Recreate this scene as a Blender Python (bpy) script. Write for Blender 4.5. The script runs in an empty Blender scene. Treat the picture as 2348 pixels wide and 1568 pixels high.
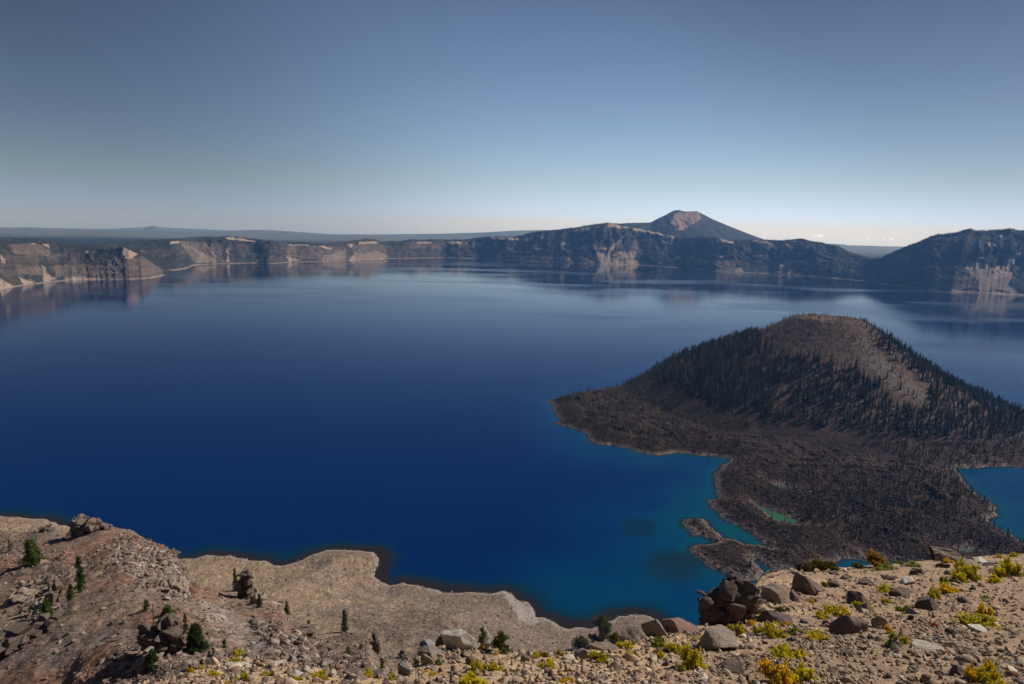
SKY_STRENGTH = .105; SKY_SAT = .98; SKY_TINT = (1.03, 1.01, 1.03)
SKY_F = [(0, .46), (.28, .40), (.40, .52), (.52, .78), (.62, .80), (.72, .72), (.80, .50), (.93, .40), (1, .42)]   # factor over (cos(sun angle)+.4)/1.4
SUN_E = 4.9; EXPO = 0.0
HAZE_COL = (.17, .43, 1, 1); HAZE_D = 2.5e-5; HAZE_G = .2
ISL_SPACE = 32.0; DENOISE = True
import bpy, math, random
import numpy as np
from mathutils import Matrix, Vector
rng = np.random.default_rng(11)
random.seed(5)
C = bpy.context.scene.collection

# ------------------------------------------------------------------ camera model
H = 500.0; F = 1520.0; PX0, PY0 = 1173.5, 784.0
P = math.atan((784 - 522) / F); RL = math.radians(1.2)
fw = np.array([0, math.cos(P), -math.sin(P)])
R0 = np.array([1.0, 0, 0]); U0 = np.array([0, math.sin(P), math.cos(P)])
Rr = math.cos(RL) * R0 + math.sin(RL) * U0
Ur = -math.sin(RL) * R0 + math.cos(RL) * U0

def ray(px, py):
    px = np.asarray(px, float); py = np.asarray(py, float)
    cx = (px - PX0) / F; cy = (PY0 - py) / F
    return fw + cx[..., None] * Rr + cy[..., None] * Ur
def at(px, py, Y):                      # world point of a pixel at forward distance Y
    d = ray(px, py); k = np.asarray(Y, float) / d[..., 1]
    return d * k[..., None] + np.array([0, 0, H])
def onz(px, py, z=0.0):
    d = ray(px, py); k = (z - H) / d[..., 2]
    return d * k[..., None] + np.array([0, 0, H])
def proj(X, Y, Z):
    v0, v1, v2 = X, Y, Z - H
    w = v0 * fw[0] + v1 * fw[1] + v2 * fw[2]
    a = v0 * Rr[0] + v1 * Rr[1] + v2 * Rr[2]
    b = v0 * Ur[0] + v1 * Ur[1] + v2 * Ur[2]
    w = np.maximum(w, 1e-3)
    return PX0 + F * a / w, PY0 - F * b / w

# ------------------------------------------------------------------ noise
_p = rng.permutation(4096)
_p = np.concatenate([_p, _p]).astype(np.int64)
_g = rng.random(4096) * 2 * math.pi
_gx, _gy = np.cos(_g), np.sin(_g)
def perlin(x, y, seed=0):
    x = np.asarray(x, float) + seed * 17.31; y = np.asarray(y, float) - seed * 9.77
    xi = np.floor(x).astype(np.int64); yi = np.floor(y).astype(np.int64)
    xf = x - xi; yf = y - yi
    u = xf * xf * xf * (xf * (xf * 6 - 15) + 10); v = yf * yf * yf * (yf * (yf * 6 - 15) + 10)
    def g(ix, iy, fx, fy):
        h = _p[(_p[ix & 4095] + iy) & 4095]
        return _gx[h] * fx + _gy[h] * fy
    a = g(xi, yi, xf, yf); b = g(xi + 1, yi, xf - 1, yf)
    c = g(xi, yi + 1, xf, yf - 1); d = g(xi + 1, yi + 1, xf - 1, yf - 1)
    return ((a * (1 - u) + b * u) * (1 - v) + (c * (1 - u) + d * u) * v) * 1.5
def fbm(x, y, o=4, seed=0, gain=.5):
    r = 0; a = 1.0; f = 1.0; t = 0
    for i in range(o):
        r = r + a * perlin(x * f, y * f, seed + i); t += a; a *= gain; f *= 2.03
    return r / t
def ridged(x, y, o=4, seed=0, gain=.5):
    r = 0; a = 1.0; f = 1.0; t = 0
    for i in range(o):
        r = r + a * (1 - 2 * np.abs(perlin(x * f, y * f, seed + i))); t += a; a *= gain; f *= 2.07
    return r / t
_cx, _cy = rng.random(4096), rng.random(4096)
def worley(x, y, seed=0):               # F1, F2, cell value
    x = np.asarray(x, float) + seed * 5.3; y = np.asarray(y, float) + seed * 3.1
    xi = np.floor(x).astype(np.int64); yi = np.floor(y).astype(np.int64)
    f1 = np.full(x.shape, 9.0); f2 = np.full(x.shape, 9.0); cv = np.zeros(x.shape)
    for i in (-1, 0, 1):
        for j in (-1, 0, 1):
            h = _p[(_p[(xi + i) & 4095] + yi + j) & 4095]
            d = np.hypot(xi + i + _cx[h] - x, yi + j + _cy[h] - y)
            m = d < f1
            f2 = np.where(m, f1, np.minimum(f2, d)); cv = np.where(m, h / 4096.0, cv); f1 = np.where(m, d, f1)
    return f1, f2, cv
def sstep(a, b, x):
    t = np.clip((x - a) / (b - a), 0, 1); return t * t * (3 - 2 * t)
def lerp(a, b, t):
    return a * (1 - t) + b * t
def pin(poly, x, y):                    # points in polygon
    inside = np.zeros(np.shape(x), bool); n = len(poly); j = n - 1
    for i in range(n):
        xi, yi = poly[i]; xj, yj = poly[j]
        if yi != yj:
            inside ^= ((yi > y) != (yj > y)) & (x < (xj - xi) * (y - yi) / (yj - yi) + xi)
        j = i
    return inside
def sdist(poly, x, y, closed=True):     # signed distance, + inside
    d = np.full(np.shape(x), 1e9); n = len(poly)
    for i in range(n if closed else n - 1):
        ax, ay = poly[i]; bx, by = poly[(i + 1) % n]
        ex, ey = bx - ax, by - ay; L = ex * ex + ey * ey + 1e-9
        t = np.clip(((x - ax) * ex + (y - ay) * ey) / L, 0, 1)
        d = np.minimum(d, (x - ax - t * ex) ** 2 + (y - ay - t * ey) ** 2)
    d = np.sqrt(d)
    return np.where(pin(poly, x, y), d, -d) if closed else d
def roughen(poly, amp, step, seed=0, closed=True):   # break up a traced outline (world units)
    out = []; n = len(poly)
    for i in range(n if closed else n - 1):
        a = np.array(poly[i]); b = np.array(poly[(i + 1) % n]); L = np.hypot(*(b - a)); k = max(1, int(L / step))
        for j in range(k):
            out.append(a + (b - a) * j / k)
    o = np.array(out)
    o[:, 0] += amp * perlin(o[:, 0] / (step * 2.3), o[:, 1] / (step * 2.3), seed + 3)
    o[:, 1] += amp * perlin(o[:, 0] / (step * 2.3), o[:, 1] / (step * 2.3), seed + 7) * 1.5
    return [tuple(q) for q in o]

# ------------------------------------------------------------------ objects
def tag(o, label=None, cat=None, group=None, kind=None):
    if label: o['label'] = label
    if cat: o['category'] = cat
    if group: o['group'] = group
    if kind: o['kind'] = kind
    return o
def new_mesh(name, v, faces, mats=(), col=None, attrs=None, smooth=True, mi=None):
    """faces: (n,3) or (n,4) int array, or a tuple (tris, quads)"""
    v = np.asarray(v, np.float32)
    fl = faces if isinstance(faces, tuple) else (faces,)
    fl = [np.asarray(f, np.int32) for f in fl if len(f)]
    me = bpy.data.meshes.new(name)
    me.vertices.add(len(v)); me.vertices.foreach_set('co', v.ravel())
    lt = np.concatenate([np.full(len(f), f.shape[1], np.int32) for f in fl])
    me.loops.add(int(lt.sum())); me.polygons.add(len(lt))
    me.loops.foreach_set('vertex_index', np.concatenate([f.ravel() for f in fl]))
    me.polygons.foreach_set('loop_start', np.concatenate([[0], np.cumsum(lt)[:-1]]).astype(np.int32))
    me.polygons.foreach_set('loop_total', lt)
    if smooth: me.polygons.foreach_set('use_smooth', np.ones(len(lt), bool))
    if mi is not None: me.polygons.foreach_set('material_index', np.asarray(mi, np.int32))
    if col is not None:
        c = np.ones((len(v), 4), np.float32); c[:, :3] = col
        a = me.color_attributes.new('Col', 'FLOAT_COLOR', 'POINT'); a.data.foreach_set('color', c.ravel())
    for k, arr in (attrs or {}).items():
        a = me.attributes.new(k, 'FLOAT', 'POINT'); a.data.foreach_set('value', np.asarray(arr, np.float32).ravel())
    for m in mats: me.materials.append(m)
    me.update(calc_edges=True)
    return me
def obj(name, me, parent=None, loc=None, rot=None, scale=None):
    o = bpy.data.objects.new(name, me); C.objects.link(o)
    if parent is not None: o.parent = parent
    if loc is not None: o.location = [float(q) for q in loc]
    if rot is not None: o.rotation_euler = rot
    if scale is not None: o.scale = scale
    return o
def grid_faces(nr, nc):
    i = np.arange(nr - 1)[:, None] * nc + np.arange(nc - 1)[None, :]
    return np.stack([i, i + 1, i + nc + 1, i + nc], -1).reshape(-1, 4)

# ------------------------------------------------------------------ materials
class N:
    def __init__(s, name):
        s.m = bpy.data.materials.new(name); s.m.use_nodes = True
        s.t = s.m.node_tree; s.t.nodes.clear()
        s.out = s.t.nodes.new('ShaderNodeOutputMaterial')
    def n(s, typ, **kw):
        nd = s.t.nodes.new(typ)
        for k, v in kw.items():
            if k.startswith('i_'):
                key = k[2:].replace('_', ' ')
                key = int(key) if key.isdigit() else key
                if isinstance(v, bpy.types.NodeSocket): s.t.links.new(v, nd.inputs[key])
                else: nd.inputs[key].default_value = v
            else: setattr(nd, k, v)
        return nd
    def math(s, op, a, b=0.0, clamp=False):
        nd = s.n('ShaderNodeMath', operation=op, use_clamp=clamp)
        for i, q in enumerate((a, b)):
            if isinstance(q, bpy.types.NodeSocket): s.t.links.new(q, nd.inputs[i])
            else: nd.inputs[i].default_value = q
        return nd.outputs[0]
    def mix(s, fac, a, b, blend='MIX'):
        nd = s.n('ShaderNodeMix', data_type='RGBA', blend_type=blend)
        for k, q in ((0, fac), (6, a), (7, b)):
            if isinstance(q, bpy.types.NodeSocket): s.t.links.new(q, nd.inputs[k])
            else: nd.inputs[k].default_value = q if k == 0 or len(q) == 4 else (*q, 1)
        return nd.outputs[2]
    def noise(s, scale, detail=4, rough=.55, vec=None, w=None):
        nd = s.n('ShaderNodeTexNoise'); nd.inputs['Scale'].default_value = scale
        nd.inputs['Detail'].default_value = detail; nd.inputs['Roughness'].default_value = rough
        if vec is not None: s.t.links.new(vec, nd.inputs['Vector'])
        return nd.outputs[0]
    def ramp(s, v, a, b):
        nd = s.n('ShaderNodeMapRange'); s.t.links.new(v, nd.inputs[0])
        nd.inputs[1].default_value = a; nd.inputs[2].default_value = b
        nd.inputs[3].default_value = 0; nd.inputs[4].default_value = 1; nd.clamp = True
        return nd.outputs[0]
    def pos(s): return s.n('ShaderNodeNewGeometry').outputs['Position']
    def bump(s, h, strength=.5, dist=.1, normal=None):
        nd = s.n('ShaderNodeBump'); s.t.links.new(h, nd.inputs['Height'])
        nd.inputs['Strength'].default_value = strength; nd.inputs['Distance'].default_value = dist
        if normal is not None: s.t.links.new(normal, nd.inputs['Normal'])
        return nd.outputs[0]
    def pbsdf(s, col, rough=.9, spec=.2, normal=None, **kw):
        nd = s.n('ShaderNodeBsdfPrincipled')
        if isinstance(col, bpy.types.NodeSocket): s.t.links.new(col, nd.inputs['Base Color'])
        else: nd.inputs['Base Color'].default_value = (*col, 1)
        if isinstance(rough, bpy.types.NodeSocket): s.t.links.new(rough, nd.inputs['Roughness'])
        else: nd.inputs['Roughness'].default_value = rough
        nd.inputs['Specular IOR Level'].default_value = spec
        if normal is not None: s.t.links.new(normal, nd.inputs['Normal'])
        return nd
    def done(s, sh): s.t.links.new(sh.outputs[0] if hasattr(sh, 'outputs') else sh, s.out.inputs[0]); return s.m

def mat_vcol(name, nscale, amp=.5, speck=0.0, bscale=None, bstr=.5, bdist=.1, rough=.95):
    """vertex albedo x world-space variation, with bump"""
    k = N(name); col = k.n('ShaderNodeVertexColor', layer_name='Col').outputs[0]; p = k.pos()
    nz = k.noise(nscale, 6, .65, p)
    f = k.math('ADD', k.math('MULTIPLY', k.math('SUBTRACT', nz, .5), amp * 2), 1.0)
    cmb = k.n('ShaderNodeCombineXYZ', i_0=f, i_1=f, i_2=f).outputs[0]
    c = k.mix(1.0, col, cmb, 'MULTIPLY')
    if speck:
        vo = k.n('ShaderNodeTexVoronoi'); k.t.links.new(p, vo.inputs['Vector']); vo.inputs['Scale'].default_value = nscale * 2.2
        sp = k.n('ShaderNodeSeparateColor'); k.t.links.new(vo.outputs['Color'], sp.inputs[0])
        g = k.math('ADD', k.math('MULTIPLY', sp.outputs[0], speck * 2), 1 - speck)
        c = k.mix(1.0, c, k.n('ShaderNodeCombineXYZ', i_0=g, i_1=g, i_2=g).outputs[0], 'MULTIPLY')
    bn = k.noise(bscale or nscale * 1.7, 8, .7, p)
    return k.done(k.pbsdf(c, rough, .15, k.bump(bn, bstr, bdist)))
def mat_rock(name, base, alt, scale=3.0):
    k = N(name); tc = k.n('ShaderNodeTexCoord').outputs['Object']; inf = k.n('ShaderNodeObjectInfo').outputs['Random']
    ad = k.n('ShaderNodeVectorMath', operation='ADD'); k.t.links.new(tc, ad.inputs[0])
    k.t.links.new(k.n('ShaderNodeCombineXYZ', i_0=k.math('MULTIPLY', inf, 40.0)).outputs[0], ad.inputs[1]); v = ad.outputs[0]
    c = k.mix(k.ramp(k.noise(scale, 6, .6, v), .35, .65), base, alt)
    c = k.mix(k.ramp(k.noise(scale * 5, 5, .7, v), .55, .75), c, tuple(q * .45 for q in base))
    c = k.mix(k.math('MULTIPLY', k.ramp(k.noise(scale * 1.6, 5, .7, v), .58, .68), .5), c, tuple(min(1, q * 1.7) for q in alt))
    b1 = k.bump(k.noise(scale * 2, 8, .7, v), .8, .12); b2 = k.bump(k.noise(scale * 14, 5, .7, v), .5, .02, b1)
    return k.done(k.pbsdf(c, .92, .2, b2))
def mat_plain(name, col, rough=.8, var=.3, scale=3.0, spec=.2, trans=0.0):
    k = N(name); p = k.pos(); nz = k.noise(scale, 4, .6, p)
    c = k.mix(nz, tuple(q * (1 - var) for q in col), tuple(min(1, q * (1 + var)) for q in col))
    b = k.pbsdf(c, rough, spec)
    if trans:
        t = k.n('ShaderNodeBsdfTranslucent'); k.t.links.new(c, t.inputs[0])
        mx = k.n('ShaderNodeMixShader'); mx.inputs[0].default_value = trans
        k.t.links.new(b.outputs[0], mx.inputs[1]); k.t.links.new(t.outputs[0], mx.inputs[2]); b = mx
    return k.done(b)
def mat_vleaf(name, trans=.25, rough=.75):
    k = N(name); c = k.n('ShaderNodeVertexColor', layer_name='Col').outputs[0]
    b = k.pbsdf(c, rough, .2); t = k.n('ShaderNodeBsdfTranslucent'); k.t.links.new(c, t.inputs[0])
    mx = k.n('ShaderNodeMixShader'); mx.inputs[0].default_value = trans
    k.t.links.new(b.outputs[0], mx.inputs[1]); k.t.links.new(t.outputs[0], mx.inputs[2])
    return k.done(mx)
# ================================================================== world and light
SUN_AZ, SUN_EL = math.radians(64), math.radians(39)     # azimuth measured from +Y towards +X
scn = bpy.context.scene
w = bpy.data.worlds.new("World"); scn.world = w; w.use_nodes = True
nt = w.node_tree; nt.nodes.clear()
sky = nt.nodes.new('ShaderNodeTexSky'); sky.sky_type = 'NISHITA'; sky.sun_disc = False
sky.sun_elevation = SUN_EL; sky.sun_rotation = SUN_AZ; sky.altitude = 2300
sky.air_density = 1.0; sky.dust_density = 0.9; sky.ozone_density = 1.6
bg = nt.nodes.new('ShaderNodeBackground'); bg.inputs[1].default_value = SKY_STRENGTH
wo = nt.nodes.new('ShaderNodeOutputWorld')
# sky dimmed by height and sun angle: polarisation, plus lens vignetting put into its colour
tcn = nt.nodes.new('ShaderNodeTexCoord'); dp = nt.nodes.new('ShaderNodeVectorMath'); dp.operation = 'DOT_PRODUCT'
sv = Vector((math.sin(SUN_AZ) * math.cos(SUN_EL), math.cos(SUN_AZ) * math.cos(SUN_EL), math.sin(SUN_EL)))
dp.inputs[1].default_value = sv; nt.links.new(tcn.outputs['Generated'], dp.inputs[0])
def wm(op, a, b):
    q = nt.nodes.new('ShaderNodeMath'); q.operation = op
    for i, z in enumerate((a, b)):
        if isinstance(z, bpy.types.NodeSocket): nt.links.new(z, q.inputs[i])
        else: q.inputs[i].default_value = z
    return q.outputs[0]
rp = nt.nodes.new('ShaderNodeValToRGB'); rp.color_ramp.interpolation = 'B_SPLINE'
nt.links.new(wm('DIVIDE', wm('ADD', dp.outputs['Value'], .4), 1.4), rp.inputs[0])
el = rp.color_ramp.elements
while len(el) < len(SKY_F): el.new(.5)
for e_, (a_, b_) in zip(el, SKY_F): e_.position = a_; e_.color = (b_, b_, b_, 1)
sz = nt.nodes.new('ShaderNodeSeparateXYZ'); nt.links.new(tcn.outputs['Generated'], sz.inputs[0])
mz = nt.nodes.new('ShaderNodeMapRange'); nt.links.new(sz.outputs[2], mz.inputs[0]); mz.interpolation_type = 'SMOOTHSTEP'
for i_, v_ in zip((1, 2, 3, 4), (-.02, .42, 1.12, .72)): mz.inputs[i_].default_value = v_
pol = wm('MULTIPLY', rp.outputs[0], mz.outputs[0])
hs = nt.nodes.new('ShaderNodeHueSaturation'); hs.inputs['Saturation'].default_value = SKY_SAT; hs.inputs['Hue'].default_value = .5
nt.links.new(sky.outputs[0], hs.inputs['Color'])
vm = nt.nodes.new('ShaderNodeVectorMath'); vm.operation = 'SCALE'
nt.links.new(hs.outputs[0], vm.inputs[0]); nt.links.new(pol, vm.inputs['Scale'])
tint = nt.nodes.new('ShaderNodeVectorMath'); tint.operation = 'MULTIPLY'; tint.inputs[1].default_value = SKY_TINT
nt.links.new(vm.outputs[0], tint.inputs[0])
m2 = nt.nodes.new('ShaderNodeMapRange'); nt.links.new(sz.outputs[2], m2.inputs[0]); m2.interpolation_type = 'SMOOTHSTEP'; m2.inputs[1].default_value = -.02; m2.inputs[2].default_value = .075; m2.inputs[3].default_value = 1; m2.inputs[4].default_value = 0
lowc = nt.nodes.new('ShaderNodeMix'); lowc.data_type = 'RGBA'; nt.links.new(m2.outputs[0], lowc.inputs[0]); lowc.inputs[6].default_value = (1, 1, 1, 1); lowc.inputs[7].default_value = (.96, 1.10, 1.9, 1)
lowm = nt.nodes.new('ShaderNodeVectorMath'); lowm.operation = 'MULTIPLY'; nt.links.new(tint.outputs[0], lowm.inputs[0]); nt.links.new(lowc.outputs[2], lowm.inputs[1])
nt.links.new(lowm.outputs[0], bg.inputs[0]); nt.links.new(bg.outputs[0], wo.inputs[0])

sl = bpy.data.lights.new('sun', 'SUN'); sl.energy = SUN_E; sl.angle = math.radians(.53); sl.color = (1, .93, .85)
so = bpy.data.objects.new('sun', sl); C.objects.link(so)
so.rotation_euler = (-sv).to_track_quat('-Z', 'Y').to_euler(); so.location = (300, 300, 900)

cam = bpy.data.cameras.new('camera'); co = bpy.data.objects.new('camera', cam); C.objects.link(co)
cam.lens = F / 2347 * 36; cam.sensor_width = 36; cam.clip_start = .3; cam.clip_end = 200000
M = Matrix(((Rr[0], Ur[0], -fw[0], 0), (Rr[1], Ur[1], -fw[1], 0), (Rr[2], Ur[2], -fw[2], H), (0, 0, 0, 1)))
co.matrix_world = M; scn.camera = co
scn.view_settings.view_transform = 'Standard'; scn.view_settings.look = 'None'
scn.view_settings.exposure = EXPO; scn.view_settings.gamma = 1
cy = scn.cycles
cy.max_bounces = 5; cy.diffuse_bounces = 2; cy.glossy_bounces = 3; cy.transmission_bounces = 3
cy.volume_bounces = 0; cy.transparent_max_bounces = 40; cy.use_denoising = DENOISE; cy.use_adaptive_sampling = False
cy.sample_clamp_indirect = 4; cy.caustics_reflective = False; cy.caustics_refractive = False
try: cy.denoising_prefilter = 'ACCURATE'
except Exception: pass

# ================================================================== shorelines traced at water level
Z3 = lambda L: [(1173.6 + a * .25, 458.5 + b * .25) for a, b in L]
Z4 = lambda L: [(1760.5 + a * .25, 458.5 + b * .25) for a, b in L]
Z1 = lambda L: [(a * .25, 487 + b * .25) for a, b in L]
Z2 = lambda L: [(587 + a * .25, 487 + b * .25) for a, b in L]
def wpoly(L): 
    q = onz([a for a, b in L], [b for a, b in L]); return [(a, b) for a, b, c in q]
BEACH = [(-300, 1175), (0, 1183), (60, 1187), (105, 1190), (165, 1212), (280, 1250), (380, 1280), (413, 1281), (448, 1278), (487, 1271), (531, 1274), (564, 1282), (610, 1286),
    (629, 1296), (652, 1296), (680, 1289), (710, 1275), (750, 1261), (778, 1258), (820, 1264), (856, 1266), (868, 1278), (864, 1303), (858, 1322), (892, 1342), (922, 1337),
    (956, 1342), (984, 1349), (1016, 1356), (1059, 1359), (1091, 1358), (1119, 1362), (1154, 1355), (1175, 1361), (1191, 1377), (1210, 1382), (1222, 1393), (1229, 1412),
    (1257, 1418), (1286, 1436), (1302, 1440), (1337, 1436), (1342, 1441), (1358, 1441), (1379, 1431), (1414, 1415), (1446, 1408), (1477, 1410), (1505, 1420), (1540, 1445), (1640, 1500)]
bw = wpoly(BEACH)
bw = roughen(bw, 3.0, 7, 2, closed=False)
BEACHW = bw + [(700, 520), (1500, 560), (2500, 600), (2500, -400), (-2500, -400), (-2500, bw[0][1])]
ISLE = [(1254, 920), (1270, 931), (1269, 943), (1287, 964), (1270, 970), (1309, 982), (1342, 993), (1357, 1015), (1391, 1020), (1444, 1028), (1477, 1041), (1508, 1044), (1559, 1038),
    (1616, 1044), (1677, 1051), (1657, 1066), (1641, 1088), (1641, 1108), (1646, 1119), (1641, 1132), (1652, 1145), (1617, 1148), (1635, 1165), (1654, 1187), (1676, 1196), (1709, 1213),
    (1731, 1231), (1765, 1258), (1753, 1257), (1709, 1246), (1687, 1240), (1659, 1237), (1643, 1224), (1624, 1205), (1615, 1191), (1589, 1188), (1567, 1194), (1565, 1205), (1589, 1227),
    (1621, 1235), (1643, 1244), (1621, 1247), (1591, 1255), (1585, 1268), (1610, 1288), (1643, 1308), (1676, 1321), (1705, 1330), (1738, 1330), (1752, 1312), (1727, 1286), (1733, 1283), (1775, 1305), (1830, 1310), (1900, 1290), (1935, 1284),
    (1985, 1283), (1975, 1268), (2005, 1275), (2060, 1290), (2090, 1296), (2200, 1310), (2347, 1320), (2480, 1330), (2420, 1275), (2347, 1246), (2301, 1220), (2268, 1200), (2264, 1185), (2290, 1180), (2281, 1161), (2251, 1141), (2229, 1126), (2202, 1095),
    (2191, 1075), (2220, 1073), (2286, 1069), (2347, 1071), (2500, 1070), (2700, 1080), (2620, 1035), (2480, 994), (2347, 954), (2270, 924), (2200, 897), (2100, 860), (2000, 832), (1900, 822), (1800, 822), (1650, 832), (1560, 850), (1500, 868), (1440, 887), (1400, 899), (1300, 911)]
POND = [(1729, 1154), (1753, 1165), (1782, 1176), (1841, 1200), (1819, 1201), (1786, 1196), (1768, 1189), (1762, 1178)]
POND2 = [(1781, 1113), (1800, 1112), (1808, 1118), (1795, 1120)]
POND3 = [(2200, 1262), (2228, 1258), (2230, 1264), (2204, 1266)]
iw = roughen(wpoly(ISLE), 6.0, 9, 5); PONDS = [roughen(wpoly(q), 2.0, 5, 6) for q in (POND, POND2, POND3)]

# ================================================================== far rim of the caldera
ROCK = np.array([.100, .074, .060]); SCREE = np.array([.36, .275, .22]); FOREST = np.array([.020, .023, .020]); PUMICE = np.array([.36, .27, .20])
SOIL = np.array([.075, .058, .045]); RED = np.array([.14, .095, .075])
rim_mat = mat_vcol('caldera_wall', .012, .35, 0, .03, 1.0, 14)
forest_pts = []
def blur_poly(polys, px, py, amp=3.0):
    m = np.zeros(px.shape)
    qx = px + amp * fbm(px / 9, py / 9, 3, 31); qy = py + amp * fbm(px / 9, py / 9, 3, 47)
    for q in polys: m = np.maximum(m, pin(q, qx, qy))
    return m
def rim(name, shore, top, smin, smax, nc, W, Yend, seed, scree=(), rock=(), pumice=(), forest=.6, butt=1.0, label=None, taper=None, back=.07, plain=120, warm=0.0, rows=(300, 70), sides=None):
    sp = onz([a for a, b in shore], [b for a, b in shore]); ss = sp[:, 0] / sp[:, 1]
    o = np.argsort(ss); ss = ss[o]; Ysh = sp[o, 1]
    tx = np.array([a[0] for a in top], float); ty = np.array([a[1] for a in top], float)
    dr = ray(tx, ty); st = dr[:, 0] / dr[:, 1]; slope = dr[:, 2] / dr[:, 1]; o = np.argsort(st); st = st[o]; slope = slope[o]
    s = np.linspace(smin, smax, nc)
    Ys = np.interp(s, ss, Ysh)
    Ys = Ys + 25 * fbm(s * 90, s * 0, 4, seed) * butt
    Wd = np.interp(s, [a for a, b in W], [b for a, b in W])
    Yt = np.interp(s, ss, Ysh) + Wd; 
    ker = np.ones(9) / 9; Yt = np.convolve(np.pad(Yt, 4, 'edge'), ker, 'valid')
    Zt = H + np.interp(s, st, slope) * Yt
    if taper is not None: Zt = np.maximum(Zt, 3)
    n1, n2 = rows
    t1 = np.linspace(-.03, 1, n1); t2 = np.linspace(0, 1, n2 + 1)[1:] ** 2.2
    T = np.concatenate([t1, 1 + t2])[:, None] * np.ones(nc)[None, :]
    S = np.ones(len(T))[:, None] * s[None, :]
    Y = np.where(T <= 1, Ys + T * (Yt - Ys), Yt + (T - 1) * (Yend - Yt))
    X = S * Y
    tt = np.clip(T, 0, 1)
    # buttresses and gullies run down the wall: noise in the along-shore coordinate, warped with height
    along = S * np.interp(s, ss, Ysh)[None, :]
    b1 = ridged(along / 420 + .25 * fbm(along / 300, tt * 2, 2, seed + 9), tt * .7, 3, seed + 1)
    b2 = ridged(along / 110 + .3 * fbm(along / 90, tt * 5, 2, seed + 19), tt * 1.3, 4, seed + 5)
    env = np.sin(np.pi * np.clip(tt, 0, 1)) ** .7
    sh = tt + butt * env * (.15 * b1 + .07 * b2) * np.clip(tt * 3, 0, 1)
    cl = .36 + .10 * fbm(along / 500, tt * 0, 2, seed + 3); 
    pr = np.where(sh < cl, sh / cl * .33, .33 + (1 - .33) * sstep(0, 1, np.clip((sh - cl) / (1 - cl), 0, 1)) ** .85)
    # cliff bands
    band = fbm(along / 260, tt * 6, 3, seed + 40)
    pr = pr + .05 * env * np.tanh(4 * perlin(tt * 7 + band * 1.2, along / 700, seed + 8)) * butt
    Z = Zt[None, :] * np.clip(pr, -.03, 1.0)
    amp = np.interp(tt, [0, .1, .9, 1], [.1, 1, 1, .12])
    ms0 = blur_poly(scree, *proj(X, Y, Z))
    Z += (1 - .85 * ms0) * amp * (17 * butt * ridged(X / 120, Y / 120, 5, seed + 2) + 9 * butt * ridged(X / 34, Y / 34, 3, seed + 4)) * np.clip(Zt / 200, .05, 1)[None, :]
    Z = np.where(T < 0, -6 + 0 * Z, Z)
    zb = np.maximum(Zt[None, :] - back * (Y - Yt) - .00001 * (Y - Yt) ** 2, plain + 40 * fbm(X / 2500, Y / 2500, 3, seed + 6))
    zb = np.minimum(zb, Zt[None, :] + 2) + 3 * fbm(X / 150, Y / 150, 3, seed)
    Z = np.where(T > 1, zb, Z)
    if taper is not None:
        k = sstep(taper[0], taper[1], S); Z = Z * k - 8 * (1 - k)
    px, py = proj(X, Y, Z)
    col = np.ones(X.shape + (3,)) * ROCK
    v = fbm(X / 60, Z / 25, 4, seed + 60)
    col = col * (1 + .9 * v[..., None])
    dz = np.gradient(Z, axis=0) / np.maximum(np.gradient(Y, axis=0), .1)
    fo = sstep(-.08, .18, .7 * fbm(X / 150, Y / 150, 4, seed + 70) + .55 * fbm(X / 42, Y / 42, 3, seed + 75) + (forest - .5) * 1.1 - .55 * np.clip(dz - .75, -.3, 1.2))
    fo = np.clip(fo + .55 * sstep(.42, .72, tt + .25 * fbm(along / 200, tt * 3, 3, seed + 81)) * np.clip(forest, .5, 1), 0, 1)
    fo = np.where(T > 1.0, np.maximum(fo, .95), fo)
    gully = sstep(.15, -.35, b1 + .6 * b2) * sstep(.75, .3, tt)
    col = lerp(col, SCREE * .75, (gully * .6)[..., None]) if False else col * (1 - .6 * gully[..., None]) + SCREE * .7 * .6 * gully[..., None]
    ms = blur_poly(scree, px, py); mr = blur_poly(rock, px, py); mp = blur_poly(pumice, px, py, 2.0)
    fo = fo * (1 - ms) * (1 - .8 * mr) * (1 - mp)
    stre = .75 + .35 * perlin(along / 14, tt * 3, seed + 77)[..., None]
    col = col * (1 - ms[..., None]) + SCREE * ms[..., None] * stre
    col = col * (1 - .6 * mr[..., None]) + ROCK * 1.5 * .6 * mr[..., None] * (1 + .4 * v[..., None])
    col = col * (1 - mp[..., None]) + PUMICE * mp[..., None]
    col = col * (1 - .93 * fo[..., None]) + FOREST * 1.5 * .93 * fo[..., None] * (1 + .4 * v[..., None])
    hgt = Z
    ring = sstep(10, 3, hgt + 4 * fbm(X / 40, Y / 40, 2, 8)) * (T < .2)
    col = col * (1 - .75 * ring[..., None]) + SCREE * .9 * .75 * ring[..., None]
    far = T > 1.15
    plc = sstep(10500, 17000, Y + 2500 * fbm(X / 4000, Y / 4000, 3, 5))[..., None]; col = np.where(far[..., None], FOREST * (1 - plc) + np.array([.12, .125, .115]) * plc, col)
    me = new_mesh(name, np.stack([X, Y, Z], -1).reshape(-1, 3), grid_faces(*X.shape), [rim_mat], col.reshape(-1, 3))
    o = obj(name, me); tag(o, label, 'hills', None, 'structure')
    # tree positions
    cell = np.abs(np.gradient(X, axis=1) * np.gradient(Y, axis=0))
    prob = np.where((fo > .25) & (T < 1.35) & (T > .02) & (Z > 6), fo, 0) * cell * TREE_DENS
    prob = np.where(T > 1, prob * np.exp(-(Y - Yt) / 500), prob)
    pick = rng.random(prob.shape) < prob
    for a, b, c in zip(X[pick], Y[pick], Z[pick]): forest_pts.append((a, b, c))
    return o
TREE_DENS = 1 / 620.0
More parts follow.
